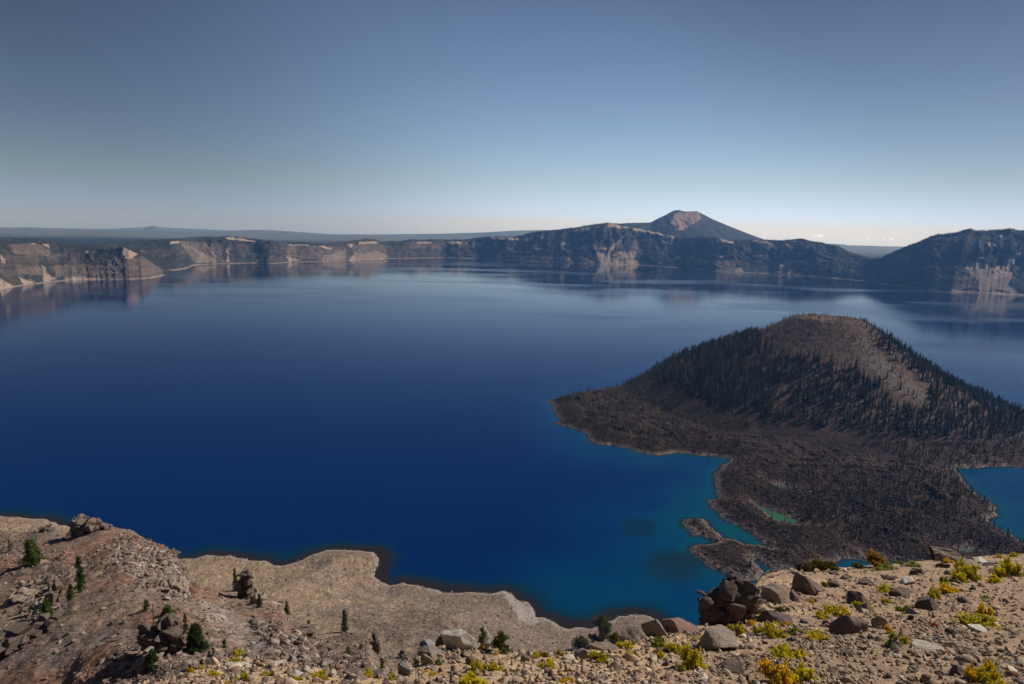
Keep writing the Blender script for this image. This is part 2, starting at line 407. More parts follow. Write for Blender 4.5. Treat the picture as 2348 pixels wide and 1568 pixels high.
shoreB = [(-700, 662), (0, 652), (200, 636), (375, 621), (405, 619), (430, 614.5), (440, 609), (460, 606.5), (500, 605), (587, 603), (620, 604), (670, 601), (749, 599.5), (820, 596), (887, 593), (950, 592), (1012, 591), (1100, 593), (1174, 597),
          (1270, 601), (1374, 606), (1466, 608), (1560, 614), (1643, 623), (1760, 627), (1833, 632), (1935, 640), (1980, 645), (2050, 655), (2500, 690), (3200, 740)]
topB = [(-700, 545), (0, 549), (62, 548.5), (100, 552), (137, 561), (157, 564), (175, 563), (225, 559), (287, 556), (375, 551), (462, 544), (500, 545.5), (515, 543), (587, 550), (649, 557.5), (712, 557.5), (742, 561), (777, 556), (812, 553),
        (837, 548.5), (857, 550), (869, 554.5), (912, 554.5), (937, 551), (987, 551), (1062, 551), (1099, 546), (1137, 543), (1174, 545), (1199, 540), (1219, 534), (1298, 526.5), (1349, 518), (1389, 511.5), (1414, 514), (1444, 523),
        (1486, 530), (1524, 538.5), (1549, 542.5), (1574, 544), (1636, 546), (1681, 550), (1724, 551), (1760, 552.5), (1798, 553.5), (1835, 550), (1873, 556), (1920, 565), (1950, 580), (1998, 593), (2100, 600), (3200, 610)]
screeB = [Z3([(730, 380), (800, 440), (900, 440), (1040, 315), (980, 400), (900, 490), (930, 590), (820, 590)]), Z3([(920, 500), (1000, 470), (1080, 480), (1170, 420), (1130, 530), (1170, 600), (930, 590)]),
          Z3([(1400, 310), (1500, 330), (1450, 420), (1420, 390), (1350, 400), (1470, 350)]), Z3([(650, 400), (700, 400), (760, 580), (700, 580)]), Z3([(500, 420), (560, 570), (520, 580)]),
          Z3([(600, 380), (660, 340), (720, 310), (650, 360)]), Z3([(2040, 640), (2090, 620), (2130, 660), (2050, 660)]),
          Z4([(95, 670), (125, 570), (190, 530), (150, 640), (110, 670)]), Z4([(110, 450), (160, 440), (130, 520)]), Z4([(170, 460), (220, 450), (190, 510)]), Z4([(250, 490), (320, 470), (280, 510)]), Z4([(170, 670), (290, 580), (310, 560), (200, 680)]),
          Z4([(270, 690), (330, 640), (320, 650), (300, 690)]), Z4([(440, 530), (500, 530), (520, 560), (470, 560)]), Z4([(830, 588), (905, 588), (880, 603)]), Z4([(560, 712), (720, 718), (720, 730), (560, 720)]),
          Z1([(1650, 300), (1720, 300), (1980, 430), (2000, 455), (1800, 462), (1830, 400), (1760, 330)]), Z1([(1880, 290), (1930, 310), (2000, 420), (1960, 400)]), Z1([(2070, 335), (2100, 335), (2108, 455), (2078, 460), (2085, 400)]),
          Z2([(280, 400), (430, 440), (300, 450)]), Z2([(910, 360), (1000, 380), (1100, 350), (1230, 400), (1180, 425), (860, 435)]), Z2([(620, 400), (820, 340), (830, 430), (600, 445)]), Z2([(2000, 260), (2070, 290), (2010, 400), (1995, 350)]), Z2([(0, 440), (40, 410), (10, 460)]),
          Z2([(2190, 390), (2260, 360), (2250, 430), (2200, 425)])]
rockB = [Z2([(280, 300), (680, 310), (830, 340), (830, 430), (600, 440), (280, 410)]), Z2([(880, 300), (1100, 265), (1160, 300), (1230, 400), (1100, 430), (910, 430)]), Z2([(1400, 280), (1940, 280), (1940, 340), (1400, 330)]),
         Z3([(170, 500), (240, 340), (300, 340), (380, 540), (330, 570), (180, 570)]), Z3([(460, 390), (520, 400), (560, 570), (430, 570)]), Z3([(620, 390), (760, 580), (620, 580)]), Z3([(1080, 370), (1250, 350), (1240, 480), (1100, 500)]),
         Z1([(1640, 260), (2000, 290), (2060, 450), (1780, 462)]), Z4([(0, 380), (230, 390), (200, 480), (0, 480)]), Z3([(1870, 500), (2060, 520), (2050, 650), (1880, 655)]), Z3([(2230, 440), (2330, 480), (2330, 560), (2230, 560)])]
pumB = [Z3([(890, 212), (960, 222), (1090, 255), (1000, 262), (880, 242)]), Z3([(1115, 247), (1200, 260), (1400, 308), (1390, 328), (1250, 298), (1110, 278)]), Z3([(570, 285), (640, 252), (720, 247), (690, 285), (600, 295)]), Z3([(760, 250), (800, 240), (790, 262)]),
        Z3([(1870, 370), (1900, 350), (1950, 362), (2030, 380), (2040, 400), (1950, 388), (1870, 390)]), Z3([(2205, 366), (2348, 372), (2348, 400), (2210, 390)]), Z3([(100, 390), (140, 350), (190, 345), (170, 380)]), Z3([(0, 350), (70, 345), (60, 365), (0, 370)]), Z3([(250, 335), (300, 335), (300, 360), (260, 360)]), Z3([(465, 388), (520, 388), (520, 412), (465, 415)]),
        Z1([(1550, 278), (1560, 268), (1640, 260), (1640, 280), (1560, 292)]), Z2([(300, 295), (480, 292), (480, 302), (310, 305)]), Z2([(570, 300), (690, 325), (690, 345), (600, 320)]), Z2([(940, 275), (1090, 262), (1120, 280), (950, 292)]), Z2([(840, 290), (890, 290), (870, 330)]), Z2([(1460, 268), (1620, 268), (1610, 290), (1480, 285)]), Z2([(1740, 262), (1940, 268), (1940, 290), (1750, 285)]),
        Z2([(2150, 222), (2348, 232), (2348, 252), (2160, 245)]), Z4([(0, 385), (40, 390), (50, 440), (0, 440)]), Z1([(2050, 222), (2200, 235), (2348, 262), (2348, 272), (2100, 250)]), Z4([(180, 380), (270, 368), (260, 388)])]
rim('caldera_wall', shoreB, topB, -1.15, 1.15, 1500, [(-1.2, 1500), (-.55, 1300), (-.45, 700), (-.3, 420), (-.1, 450), (0, 700), (.15, 1200), (.25, 1200), (.4, 900), (.55, 900), (1.2, 900)], 24000, 3, screeB, rockB, pumB, forest=.74,
    label='caldera wall of cliffs, forest and scree across the lake')
# nearer headland on the left
shoreA = [(-900, 760), (-200, 690), (-60, 676), (0, 664), (50, 655), (90, 650), (140, 644), (200, 641), (300, 640.5), (345, 637.5), (375, 632), (383, 630)]
topA = [(-900, 535), (-60, 552), (0, 556), (20, 560), (85, 557), (120, 559), (150, 565), (200, 569), (250, 575), (268, 572), (281, 567), (295, 572), (310, 583), (320, 583), (335, 592), (350, 602), (362, 614), (374, 625), (380, 630)]
screeA = [Z1([(380, 480), (420, 500), (430, 560), (520, 610), (400, 640), (400, 560)]), Z1([(0, 390), (60, 430), (50, 470), (20, 460)]), Z1([(170, 595), (250, 620), (330, 640), (220, 665)]), Z1([(0, 600), (60, 640), (130, 680), (0, 710)]), Z1([(1540, 470), (1600, 510), (1500, 515)]), Z1([(600, 600), (760, 580), (1000, 615), (600, 625)])]
rockA = [Z1([(80, 290), (330, 280), (460, 350), (450, 400), (130, 380)]), Z1([(500, 480), (850, 480), (1500, 560), (1500, 620), (520, 590)]), Z1([(980, 420), (1300, 400), (1500, 540), (1400, 610), (1000, 600)]), Z1([(140, 480), (360, 480), (400, 580), (160, 560)])]
pumA = [Z1([(1105, 395), (1130, 318), (1180, 345), (1270, 380), (1200, 425), (1110, 420)]), Z1([(280, 280), (330, 282), (320, 292), (285, 290)]), Z1([(390, 288), (440, 290), (460, 330), (420, 310)]), Z1([(780, 350), (810, 350), (800, 385)]), Z1([(1390, 375), (1445, 375), (1445, 410), (1400, 410)])]
rim('cliff_headland', shoreA, topA, -1.15, -.46, 560, [(-1.2, 700), (-.8, 450), (-.6, 420), (-.53, 260), (-.5, 120), (-.45, 60)], 9000, 21, screeA, rockA, pumA, forest=.98, butt=1.0, label='tan cliffs and scree of the wooded headland at far left', taper=(-.492, -.53), back=.02, plain=90, rows=(330, 30))
# nearer headland on the right
shoreC = [(1900, 640), (1968, 643), (1990, 646), (2050, 655), (2115, 663), (2180, 669), (2260, 673), (2347, 677.5), (2500, 690), (2700, 710), (3400, 800)]
topC = [(1900, 650), (1955, 642), (1968, 612), (1985, 600), (2005, 595), (2023, 590), (2045, 581), (2078, 567.5), (2110, 555), (2130, 546.5), (2153, 540), (2185, 537.5), (2205, 532.5), (2223, 527.5), (2235, 532), (2260, 531.5), (2285, 528.5), (2310, 527), (2347, 531), (2450, 540), (2700, 520), (3400, 500)]
screeC = [Z4([(1770, 545), (1820, 575), (1980, 570), (2080, 625), (2140, 600), (2130, 630), (2195, 600), (2210, 530), (2348, 455), (2348, 490), (2260, 560), (2230, 650), (2250, 690), (2215, 790), (2280, 840), (2348, 870), (1940, 850), (1930, 740), (1860, 680), (1810, 620)]),
          Z4([(2000, 400), (2050, 378), (2035, 450)]), Z4([(1930, 515), (1980, 530), (1970, 545)]), Z4([(1680, 845), (1700, 815), (1800, 830), (1940, 845)]), Z4([(2060, 400), (2110, 400), (2100, 440)])]
rockC = [Z4([(1740, 700), (1920, 690), (1930, 800), (1700, 830)])]
rim('wooded_mountainside', shoreC, topC, .50, 1.15, 620, [(.4, 300), (.52, 500), (.6, 900), (.7, 1150), (1.2, 1200)], 15000, 33, screeC, rockC, [Z4([(1700, 330), (1750, 325), (1720, 355)]), Z4([(2080, 325), (2150, 320), (2150, 345), (2100, 340)])], forest=1.15, butt=1.0, label='dark wooded mountainside with a grey scree fan at far right', taper=(.505, .53), back=.03, plain=120, rows=(330, 40))

# ================================================================== distant mountain behind the rim
def ridge(name, top, Yc, Wf, Wb, smin, smax, nc, seed, base, colfn, label, amp=40, skew=0):
    dr = ray([a for a, b in top], [b for a, b in top]); st = dr[:, 0] / dr[:, 1]; sl_ = dr[:, 2] / dr[:, 1]
    s = np.linspace(smin, smax, nc); Zc = H + np.interp(s, st, sl_) * Yc
    t = np.linspace(-1, 1, 140)[:, None]; S = np.ones((140, 1)) * s[None, :]
    t = t * np.ones_like(S); Y = Yc + np.where(t < 0, t * Wf, t * Wb); X = S * Y
    pr = 1 - np.abs(t) ** 1.15
    g = ridged(X / (Wf * .18), Y / (Wf * .5), 4, seed)
    Z = base + (Zc[None, :] - base) * pr + amp * g * np.clip(np.abs(t) * 3, 0, 1) * np.clip((Zc[None, :] - base) / 200, 0, 1) * (1 - np.abs(t))
    Z = np.where(np.abs(t) > .985, base - 60, Z)
    px, py = proj(X, Y, Z); col = colfn(X, Y, Z, px, py, t)
    o = obj(name, new_mesh(name, np.stack([X, Y, Z], -1).reshape(-1, 3), grid_faces(*X.shape), [rim_mat], col.reshape(-1, 3)))
    return tag(o, label, 'hills', None, 'structure')
SC = [Z3([(1455, 210), (1490, 130), (1560, 110), (1720, 108), (1735, 165), (1640, 240), (1550, 275), (1490, 275), (1540, 240), (1480, 240)])]
SC2 = [Z3([(1280, 205), (1390, 145), (1520, 95), (1720, 100), (1800, 160), (1700, 260), (1450, 260), (1350, 240)])]
def scott(X, Y, Z, px, py, t):
    c = np.ones(X.shape + (3,)) * FOREST * 1.3
    m2 = blur_poly(SC2, px, py, 6)[..., None] * sstep(-.3, .3, fbm(X / 90, Y / 200, 3, 5))[..., None]
    c = c * (1 - .6 * m2) + ROCK * .9 * .6 * m2
    m = blur_poly(SC, px, py, 5)[..., None] * (.45 + .55 * sstep(-.35, .2, fbm(X / 60, Y / 260, 4, 3)))[..., None]
    c = c * (1 - m) + np.array([.32, .21, .17]) * m
    sp = (fbm(X / 45, Y / 60, 3, 12) > .22)[..., None] * .35
    return c * (1 - sp) + ROCK * .8 * sp
ridge('mountain', [(1300, 600), (1380, 560), (1400, 520), (1414, 513), (1440, 511), (1470, 510.5), (1491, 510), (1511, 499), (1524, 493.5), (1535, 487), (1546, 482), (1556, 481), (1566, 484), (1580, 484.5), (1598, 484), (1606, 488), (1636, 503.5), (1673, 519), (1711, 534), (1749, 548), (1800, 570), (1850, 600), (2300, 640)],
      12800, 1700, 1500, .08, .62, 600, 8, 60, scott, 'cone-shaped peak with pinkish scree behind the caldera rim', 60)
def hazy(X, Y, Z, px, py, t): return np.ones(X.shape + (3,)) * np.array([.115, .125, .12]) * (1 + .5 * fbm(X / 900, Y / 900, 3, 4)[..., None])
ridge('hills', [(-900, 520), (0, 524), (60, 520.5), (110, 523), (250, 524.5), (330, 521), (350, 518), (375, 521.5), (450, 525), (520, 528), (600, 532), (700, 536), (900, 541), (1300, 560)], 34000, 7000, 5000, -1.2, .05, 700, 15, -200, hazy, 'blue distant range along the horizon at left', 20)
ridge('hills', [(300, 560), (400, 536), (500, 530), (560, 527.5), (610, 527), (660, 530), (760, 537), (850, 537.5), (1000, 536), (1100, 533), (1180, 528.5), (1250, 527), (1262, 528.5), (1330, 534), (1500, 550), (1700, 560)], 27000, 6000, 5000, -.6, .5, 700, 25, -200, hazy, 'blue distant ridge behind the middle of the rim', 20)
ridge('hills', [(1500, 590), (1700, 560), (1850, 557), (1905, 558.5), (1935, 560), (1955, 565), (1990, 569), (2030, 571), (2070, 569), (2300, 575), (3000, 590)], 37000, 6000, 4500, .2, 1.2, 600, 35, -900, hazy, 'palest far range seen through the gap at right', 10)
ridge('hills', [(1500, 600), (1800, 575), (1920, 573), (1950, 574.5), (2000, 576), (2060, 577), (2200, 580), (3000, 600)], 26000, 5000, 5000, .2, 1.2, 600, 45, -500, hazy, 'low blue ridge seen through the gap at right', 10)
# plain out to the horizon
gx = np.linspace(-74000, 74000, 60); gy = np.linspace(9000, 41500, 40)
GX, GY = np.meshgrid(gx, gy); GZ = -150 - (GY - 9000) * .004
o = obj('ground', new_mesh('ground', np.stack([GX, GY, GZ], -1).reshape(-1, 3), grid_faces(40, 60), [rim_mat], np.ones((2400, 3)) * np.array([.115, .12, .11]))); tag(o, 'forested plain beyond the caldera', 'ground', None, 'structure')

# ================================================================== haze
def box(name, x0, x1, y0, y1, z0, z1, mats):
    v = [(x, y, z) for x in (x0, x1) for y in (y0, y1) for z in (z0, z1)]
    f = [(0, 1, 3, 2), (4, 6, 7, 5), (0, 4, 5, 1), (2, 3, 7, 6), (0, 2, 6, 4), (1, 5, 7, 3)]
    return obj(name, new_mesh(name, v, np.array(f), mats, smooth=False))
k = N('haze'); pv = k.n('ShaderNodeVolumePrincipled'); pv.inputs['Color'].default_value = HAZE_COL; pv.inputs['Density'].default_value = HAZE_D
pv.inputs['Anisotropy'].default_value = HAZE_G; pv.inputs['Absorption Color'].default_value = (1, 1, 1, 1)
k.t.links.new(pv.outputs[0], k.out.inputs['Volume'])
HZ = box('haze', -75000, 75000, -3000, 42500, -1400, 900, [k.m]); tag(HZ, 'thin blue summer haze over lake and hills', 'haze', None, 'stuff')
# ================================================================== lake
def lake():
    nr, nc = 760, 900
    s = np.linspace(-1.2, 1.2, nc); Y = np.exp(np.linspace(math.log(560), math.log(13500), nr))
    S, Yg = np.meshgrid(s, Y); X = S * Yg
    px, py = proj(X, Yg, 0 * X)
    db = -sdist(BEACHW, X, Yg); di = -sdist(iw, X, Yg)
    deep = np.array([.0001, .0168, .090]); DARK = np.array([.020, .016, .014])
    teal = np.array([.0010, .052, .100]); mid = np.array([.0003, .033, .120]); tq = np.array([.001, .085, .140])
    n1 = fbm(X / 90, Yg / 90, 4, 5); n2 = fbm(X / 30, Yg / 30, 4, 6)
    c = np.ones(X.shape + (3,)) * deep
    # broad shelf around the island
    shelf = sstep(330, 40, di + 90 * n1 + 60 * sstep(1050, 1300, Yg)) * sstep(1130, 1290, px + 60 * n1)
    c = lerp(c, mid, (shelf * .85)[..., None])
    shelf2 = sstep(120, 20, di + 40 * n1) * sstep(1700, 1000, Yg + 200 * n1)
    c = lerp(c, teal, (shelf2 * .75)[..., None])
    near = sstep(28, 4, di + 14 * n2)
    c = lerp(c, tq * .9, (near * .5)[..., None])
    c = lerp(c, np.array([.012, .014, .016]), (sstep(13, 1, di + 5 * n2) * .8)[..., None])
    # lagoon between the spits
    lag = pin([(1645, 1150), (1765, 1258), (1700, 1250), (1640, 1215)], px, py) * (di > 2)
    c = lerp(c, np.array([.002, .075, .072]), (lag * .6 * sstep(-.4, .3, n2))[..., None])
    # sunken shelves and dark hollows in front of the beach
    for (a, b, ra, rb, k_, cc) in [(1465, 1210, 46, 26, .55, (.004, .022, .035)), (1545, 1300, 78, 48, .75, (.008, .018, .022)), (1310, 1385, 40, 17, .6, (.0006, .012, .05)), (1390, 1300, 60, 26, .3, (.0006, .02, .07)), (1180, 1240, 120, 30, .25, (.0005, .012, .065))]:
        m = sstep(1.15, .55, np.hypot((px - a) / ra, (py - b) / rb) + .35 * n1 + .12 * n2) * k_
        c = lerp(c, np.array(cc), m[..., None])
    shallow = sstep(230, 20, db + 60 * n1) * sstep(1080, 1330, px) * sstep(1230, 1300, py)
    c = lerp(c, np.array([.0006, .048, .110]), (shallow * .75)[..., None])
    tb = sstep(46, 14, db + 14 * n1); c = lerp(c, np.array([.003, .026, .040]), (tb * .8)[..., None])
    tb = sstep(36, 6, 1.7 * db + 16 * n1 + 5 * n2 - 12 * sstep(.0, .5, fbm(X / 140, Yg / 140, 2, 44))); c = lerp(c, DARK, (tb * .92)[..., None])
    for q, cc in zip(PONDS, ((.03, .105, .055), (.06, .11, .07), (.05, .11, .08))):
        dq = sdist(q, X, Yg); c = lerp(c, np.array(cc) * 1.1, ((dq > -4) * .95)[..., None] * (.8 + .2 * sstep(-.3, .3, n2))[..., None])
    k = N('lake_water'); col = k.n('ShaderNodeVertexColor', layer_name='Col').outputs[0]; p = k.pos()
    mp = k.n('ShaderNodeMapping'); k.t.links.new(p, mp.inputs['Vector']); mp.inputs['Scale'].default_value = (.38, 1, 1); mp.inputs['Rotation'].default_value = (0, 0, .25)
    wind = k.noise(.0015, 5, .55, mp.outputs[0])                       # breeze patches, hundreds of metres across
    wf = k.ramp(wind, .47, .60)
    rough = k.math('ADD', k.math('MULTIPLY', wf, .13), .04)
    wv = k.noise(.11, 5, .6, p); wv2 = k.noise(.7, 4, .6, p)
    b1 = k.bump(wv, .10, 1.0); b2 = k.bump(wv2, .16, .25, b1)
    df = k.n('ShaderNodeBsdfDiffuse'); k.t.links.new(col, df.inputs[0])
    gl = k.n('ShaderNodeBsdfGlossy'); k.t.links.new(rough, gl.inputs['Roughness']); k.t.links.new(b2, gl.inputs['Normal'])
    fr = k.n('ShaderNodeFresnel'); fr.inputs[0].default_value = 1.333                # surface reflection weakened near Brewster's angle, as through a polariser
    fc = k.math('MULTIPLY', k.math('POWER', fr.outputs[0], 1.7), 1.9, True)
    mx = k.n('ShaderNodeMixShader'); k.t.links.new(fc, mx.inputs[0]); k.t.links.new(df.outputs[0], mx.inputs[1]); k.t.links.new(gl.outputs[0], mx.inputs[2])
    m = k.done(mx)
    o = obj('lake', new_mesh('lake', np.stack([X, Yg, 0 * X], -1).reshape(-1, 3), grid_faces(nr, nc), [m], c.reshape(-1, 3)))
    tag(o, 'deep blue crater lake', 'lake', None, 'structure')
lake()

# ================================================================== island: cinder cone on lava flats
def isle_z(X, Y):
    sd = sdist(iw, X, Y)
    for q in PONDS: sd = np.minimum(sd, -sdist(q, X, Y))
    cx, cyy = ICX, ICY
    dx, dy = X - cx, Y - cyy; r = np.hypot(dx, dy) + 1e-6; th = np.arctan2(dy, dx)
    zl = np.interp(r, [0, 45, 82, 100, 210, 474, 618, 760], [243, 246, 253, 249, 188, 79, 22, 6]); zr = np.interp(r, [0, 45, 82, 100, 237, 395, 540, 720], [243, 245, 249, 243, 144, 47, 12, 2])
    k_ = (1 + dx / r) / 2
    cone = zl * (1 - k_) + zr * k_
    cone += 2.0 * fbm(X / 30, Y / 30, 4, 203) + 1.0 * fbm(th * 14, r / 400, 3, 3) * sstep(60, 200, r) + 1.2 * fbm(X / 12, Y / 12, 3, 8) + 9 * np.exp(-((r - 70) / 45) ** 2) * fbm(X / 45, Y / 45, 4, 77)
    flat = 15 + 10 * fbm(X / 130, Y / 130, 4, 12) + 9 * ridged(X / 60 + .5 * fbm(X / 80, Y / 80, 2, 3), Y / 45, 4, 14)
    f1, f2, cv = worley(X / 9, Y / 9, 4)
    rough = 1.0 * (1 - f1) + 1.4 * cv + 1.3 * fbm(X / 6, Y / 6, 3, 19)
    f1b, f2b, cvb = worley(X / 3.6, Y / 3.6, 9)
    rough = rough + .9 * cvb * (1 - f1b)
    flat = flat + rough
    w_ = sstep(640, 380, r)
    z = np.maximum(cone, flat * (1 - w_) + (cone + .3 * rough) * w_)
    edge = np.where(sd > 0, (.36 + .7 * sstep(1850, 2050, Y)) * np.minimum(sd, 70) + 1.3 * np.maximum(sd - 70, 0) + .10 * rough * np.minimum(sd, 8), .30 * sd)
    spit = sstep(70, 0, sd)
    z = np.minimum(z, edge)
    lowspit = pin([(1550, 1140), (1740, 1225), (1770, 1262), (1790, 1345), (1560, 1345)], *proj(X, Y, 0 * X))
    z = np.where(lowspit, np.minimum(z, 1.2 + 7 * sstep(0, 28, sd) + .8 * rough), z)
    return z, sd, r, th, cv, cvb
pk = onz(1903, 722, 255.0); ICY = 2000.0; ICX = float(at(1903, 722, 2000)[0])
def isle():
    e0 = onz(1240, 915); e1 = onz(2690, 1050)
    nr, nc = 900, 980
    smin = onz(1236, 915); s = np.linspace(smin[0] / smin[1] - .01, 1.02, nc)
    Y = np.exp(np.linspace(math.log(800), math.log(2600), nr)); S, Yg = np.meshgrid(s, Y); X = S * Yg
    Z, sd, r, th, cv, cvb = isle_z(X, Yg)
    px, py = proj(X, Yg, Z)
    lava = np.array([.026, .0142, .0100]); cind = np.array([.088, .056, .044]); ringc = np.array([.15, .118, .10])
    n = fbm(X / 40, Yg / 40, 4, 71); n2 = fbm(X / 7, Yg / 7, 3, 72)
    c = np.ones(X.shape + (3,)) * lava * (1 + .5 * n + .6 * n2)[..., None]
    c = c * (.6 + .8 * cv)[..., None] * (1 + .9 * np.clip(fbm(X / 95, Yg / 95, 3, 171), -.6, .8))[..., None]
    pale = (cvb > .86) & (py > 1040); c = np.where(pale[..., None], c * 2.4, c)
    brn = sstep(-.1, .3, fbm(X / 70, Yg / 70, 3, 33)) * sstep(1080, 950, py)
    c = lerp(c, np.array([.050, .033, .025]), (brn * .7)[..., None])
    cw = sstep(520, 400, r + 60 * n)
    c = lerp(c, cind * (1 + .25 * n + .18 * n2)[..., None], cw[..., None]) if False else c * (1 - cw[..., None]) + cind * (1 + .25 * n + .18 * n2)[..., None] * cw[..., None]
    sw = blur_poly([[(1975, 770), (2035, 830), (2125, 900), (2130, 930), (2060, 900), (1990, 840), (1950, 790)]], px, py, 8)
    c = lerp(c, np.array([.125, .10, .085]), (sw * .6)[..., None])
    rd = sstep(105, 60, r) ; c = lerp(c, np.array([.12, .075, .058]), (rd * .55)[..., None])
    olive = sstep(.05, .35, fbm(X / 50, Yg / 50, 4, 90)) * sstep(1500, 1700, Yg) * (r > 200); c = lerp(c, np.array([.05, .045, .022]), (olive * .5)[..., None])
    rg = sstep(13, 4, sd + 5 * n + 3 * n2); c = c * (1 - rg[..., None] * .85) + (ringc * (.55 + .9 * cvb)[..., None]) * rg[..., None] * .85
    low = pin([(1550, 1140), (1740, 1225), (1770, 1262), (1790, 1345), (1560, 1345)], px, py)
    rg2 = sstep(22, 6, sd + 5 * n) * low; c = c * (1 - rg2[..., None] * .6) + (ringc * (.5 + .9 * cvb)[..., None]) * rg2[..., None] * .6
    m = mat_vcol('lava', .35, .45, .35, .6, .9, .8)
    keep = (Z.ravel() > -14)
    f = grid_faces(nr, nc); f = f[keep[f].any(1)]
    used = np.zeros(nr * nc, bool); used[f.ravel()] = True; idx = np.cumsum(used) - 1
    o = obj('island', new_mesh('island', np.stack([X, Yg, Z], -1).reshape(-1, 3)[used], idx[f], [m], c.reshape(-1, 3)[used]))
    tag(o, 'volcanic island with cinder cone and dark lava flats', 'island', None, 'structure')
    return X, Yg, Z, sd, r
IS = isle()
# ================================================================== trees
leaf_mat = mat_vleaf('needles', .15, .8)
bark_mat = mat_plain('bark', (.10, .08, .065), .9, .35, 2)
snag_mat = mat_plain('bleached_wood', (.36, .33, .29), .8, .3, 6)
def tree_arr(seed, nw=11, nb=5, wid=.13, sparse=0.0, droop=.35, tip=1.0):
    """spiky conifer, height 1: whorls of jagged drooping sprays round a thin trunk"""
    r = np.random.default_rng(seed); V = []; Fc = []; shade = []
    def tri(a, b, c, s): 
        n = len(V); V.extend([a, b, c]); Fc.append((n, n + 1, n + 2)); shade.extend([s, s, s])
    for i in range(nw):
        u = .08 + .90 * (i + r.random() * .6) / nw
        if r.random() < sparse: continue
        R = wid * (1 - u) ** .75 * (.6 + .8 * r.random()) + .012
        a0 = r.random() * 6.28
        for j in range(nb):
            a = a0 + j * 6.283 / nb + r.normal(0, .25); Rj = R * (.55 + .75 * r.random()); s = .65 + .7 * r.random()
            hw = .5 + .25 * r.random(); t = np.array([math.cos(a), math.sin(a)]); q = np.array([-t[1], t[0]])
            top = (0, 0, u + .5 * R + .045); tipp = (*(t * Rj), u - droop * Rj)
            l = (*(t * Rj * .55 + q * Rj * hw * .6), u - droop * Rj * .3 - .01); rr = (*(t * Rj * .55 - q * Rj * hw * .6), u - droop * Rj * .3 - .01)
            tri(top, l, tipp, s); tri(top, tipp, rr, s * .92)
    tri((-.012, 0, .9), (.012, 0, .9), (0, .004, 1.0 * tip), .9)
    for a in (0, 1.05, 2.1):
        c_, s_ = math.cos(a) * .012, math.sin(a) * .012
        tri((-c_, -s_, -.03), (c_, s_, -.03), (0, 0, .95), -1)
    return np.array(V), np.array(Fc), np.array(shade)
def snag_arr(seed):
    r = np.random.default_rng(seed); V = []; Fc = []; sh = []
    for a in (0, 1.05, 2.1):
        c_, s_ = math.cos(a) * .014, math.sin(a) * .014; n = len(V)
        V += [(-c_, -s_, -.03), (c_, s_, -.03), (0, 0, 1)]; Fc.append((n, n + 1, n + 2)); sh += [-1] * 3
    for i in range(9):
        u = .25 + .7 * r.random(); a = r.random() * 6.28; L = .10 * (1.1 - u) + .02; n = len(V)
        V += [(0, 0, u), (0, 0, u + .015), (math.cos(a) * L, math.sin(a) * L, u - .2 * L)]; Fc.append((n, n + 1, n + 2)); sh += [-1] * 3
    return np.array(V), np.array(Fc), np.array(sh)
TV = [tree_arr(1), tree_arr(2, 10, 5, .105), tree_arr(3, 12, 5, .15), tree_arr(4, 9, 4, .085, .1), tree_arr(5, 8, 4, .065, .15), tree_arr(6, 11, 5, .12, .1), snag_arr(7)]
GREEN = np.array([.042, .048, .016]); DKG = np.array([.033, .034, .011]); OLIVE = np.array([.080, .064, .024]); GREY = np.array([.13, .105, .085])
def merged(name, items, mats, label):
    VV, FF, CC = [], [], []; off = 0; byk = {}
    for it in items: byk.setdefault(it[0], []).append(it)
    for k_, L in byk.items():
        v, f, sh = TV[k_]
        P_ = np.array([q[1] for q in L]); hs_ = np.array([q[2] for q in L]); rot = np.array([q[3] for q in L]); colr = np.array([q[4] for q in L]); ws = np.array([q[5] for q in L])
        c, s = np.cos(rot)[:, None], np.sin(rot)[:, None]
        x = (v[None, :, 0] * c - v[None, :, 1] * s) * (hs_ * ws)[:, None] + P_[:, 0:1]; y = (v[None, :, 0] * s + v[None, :, 1] * c) * (hs_ * ws)[:, None] + P_[:, 1:2]
        z = v[None, :, 2] * hs_[:, None] + P_[:, 2:3]
        VV.append(np.stack([x, y, z], -1).reshape(-1, 3))
        n = len(v); FF.append((f[None] + (np.arange(len(L)) * n)[:, None, None] + off).reshape(-1, 3)); off += n * len(L)
        cc = np.where((sh > 0)[None, :, None], colr[:, None, :] * np.abs(sh)[None, :, None], (.11 if k_ != 6 else .3) * np.array([1, .85, .7]))
        CC.append(cc.reshape(-1, 3))
    o = obj(name, new_mesh(name, np.concatenate(VV), np.concatenate(FF), mats, np.concatenate(CC), smooth=False))
    return tag(o, label, 'forest', None, 'stuff')
# --- woods on the far walls
TV.append(None)
def lowcone(seed):
    r = np.random.default_rng(seed); V = [(0, 0, 1.0)]; Fc = []
    for i in range(5): a = i * 1.2566; V.append((.17 * math.cos(a) * (.8 + .4 * r.random()), .17 * math.sin(a), .0 + .15 * r.random()))
    for i in range(5): Fc.append((0, 1 + i, 1 + (i + 1) % 5))
    return np.array(V), np.array(Fc), np.ones(6)
TV[7] = lowcone(3)
fp = [q for q in forest_pts]
print('rim trees', len(fp))
items = []
for (a, b, c) in fp:
    sh = .75 + .5 * rng.random()
    items.append((7, (a, b, c - 1.0), 13 + 11 * rng.random(), rng.random() * 6, DKG * 1.25 * sh, .85 + .4 * rng.random()))
merged('forest', items, [leaf_mat], 'dark woods covering the far caldera walls')

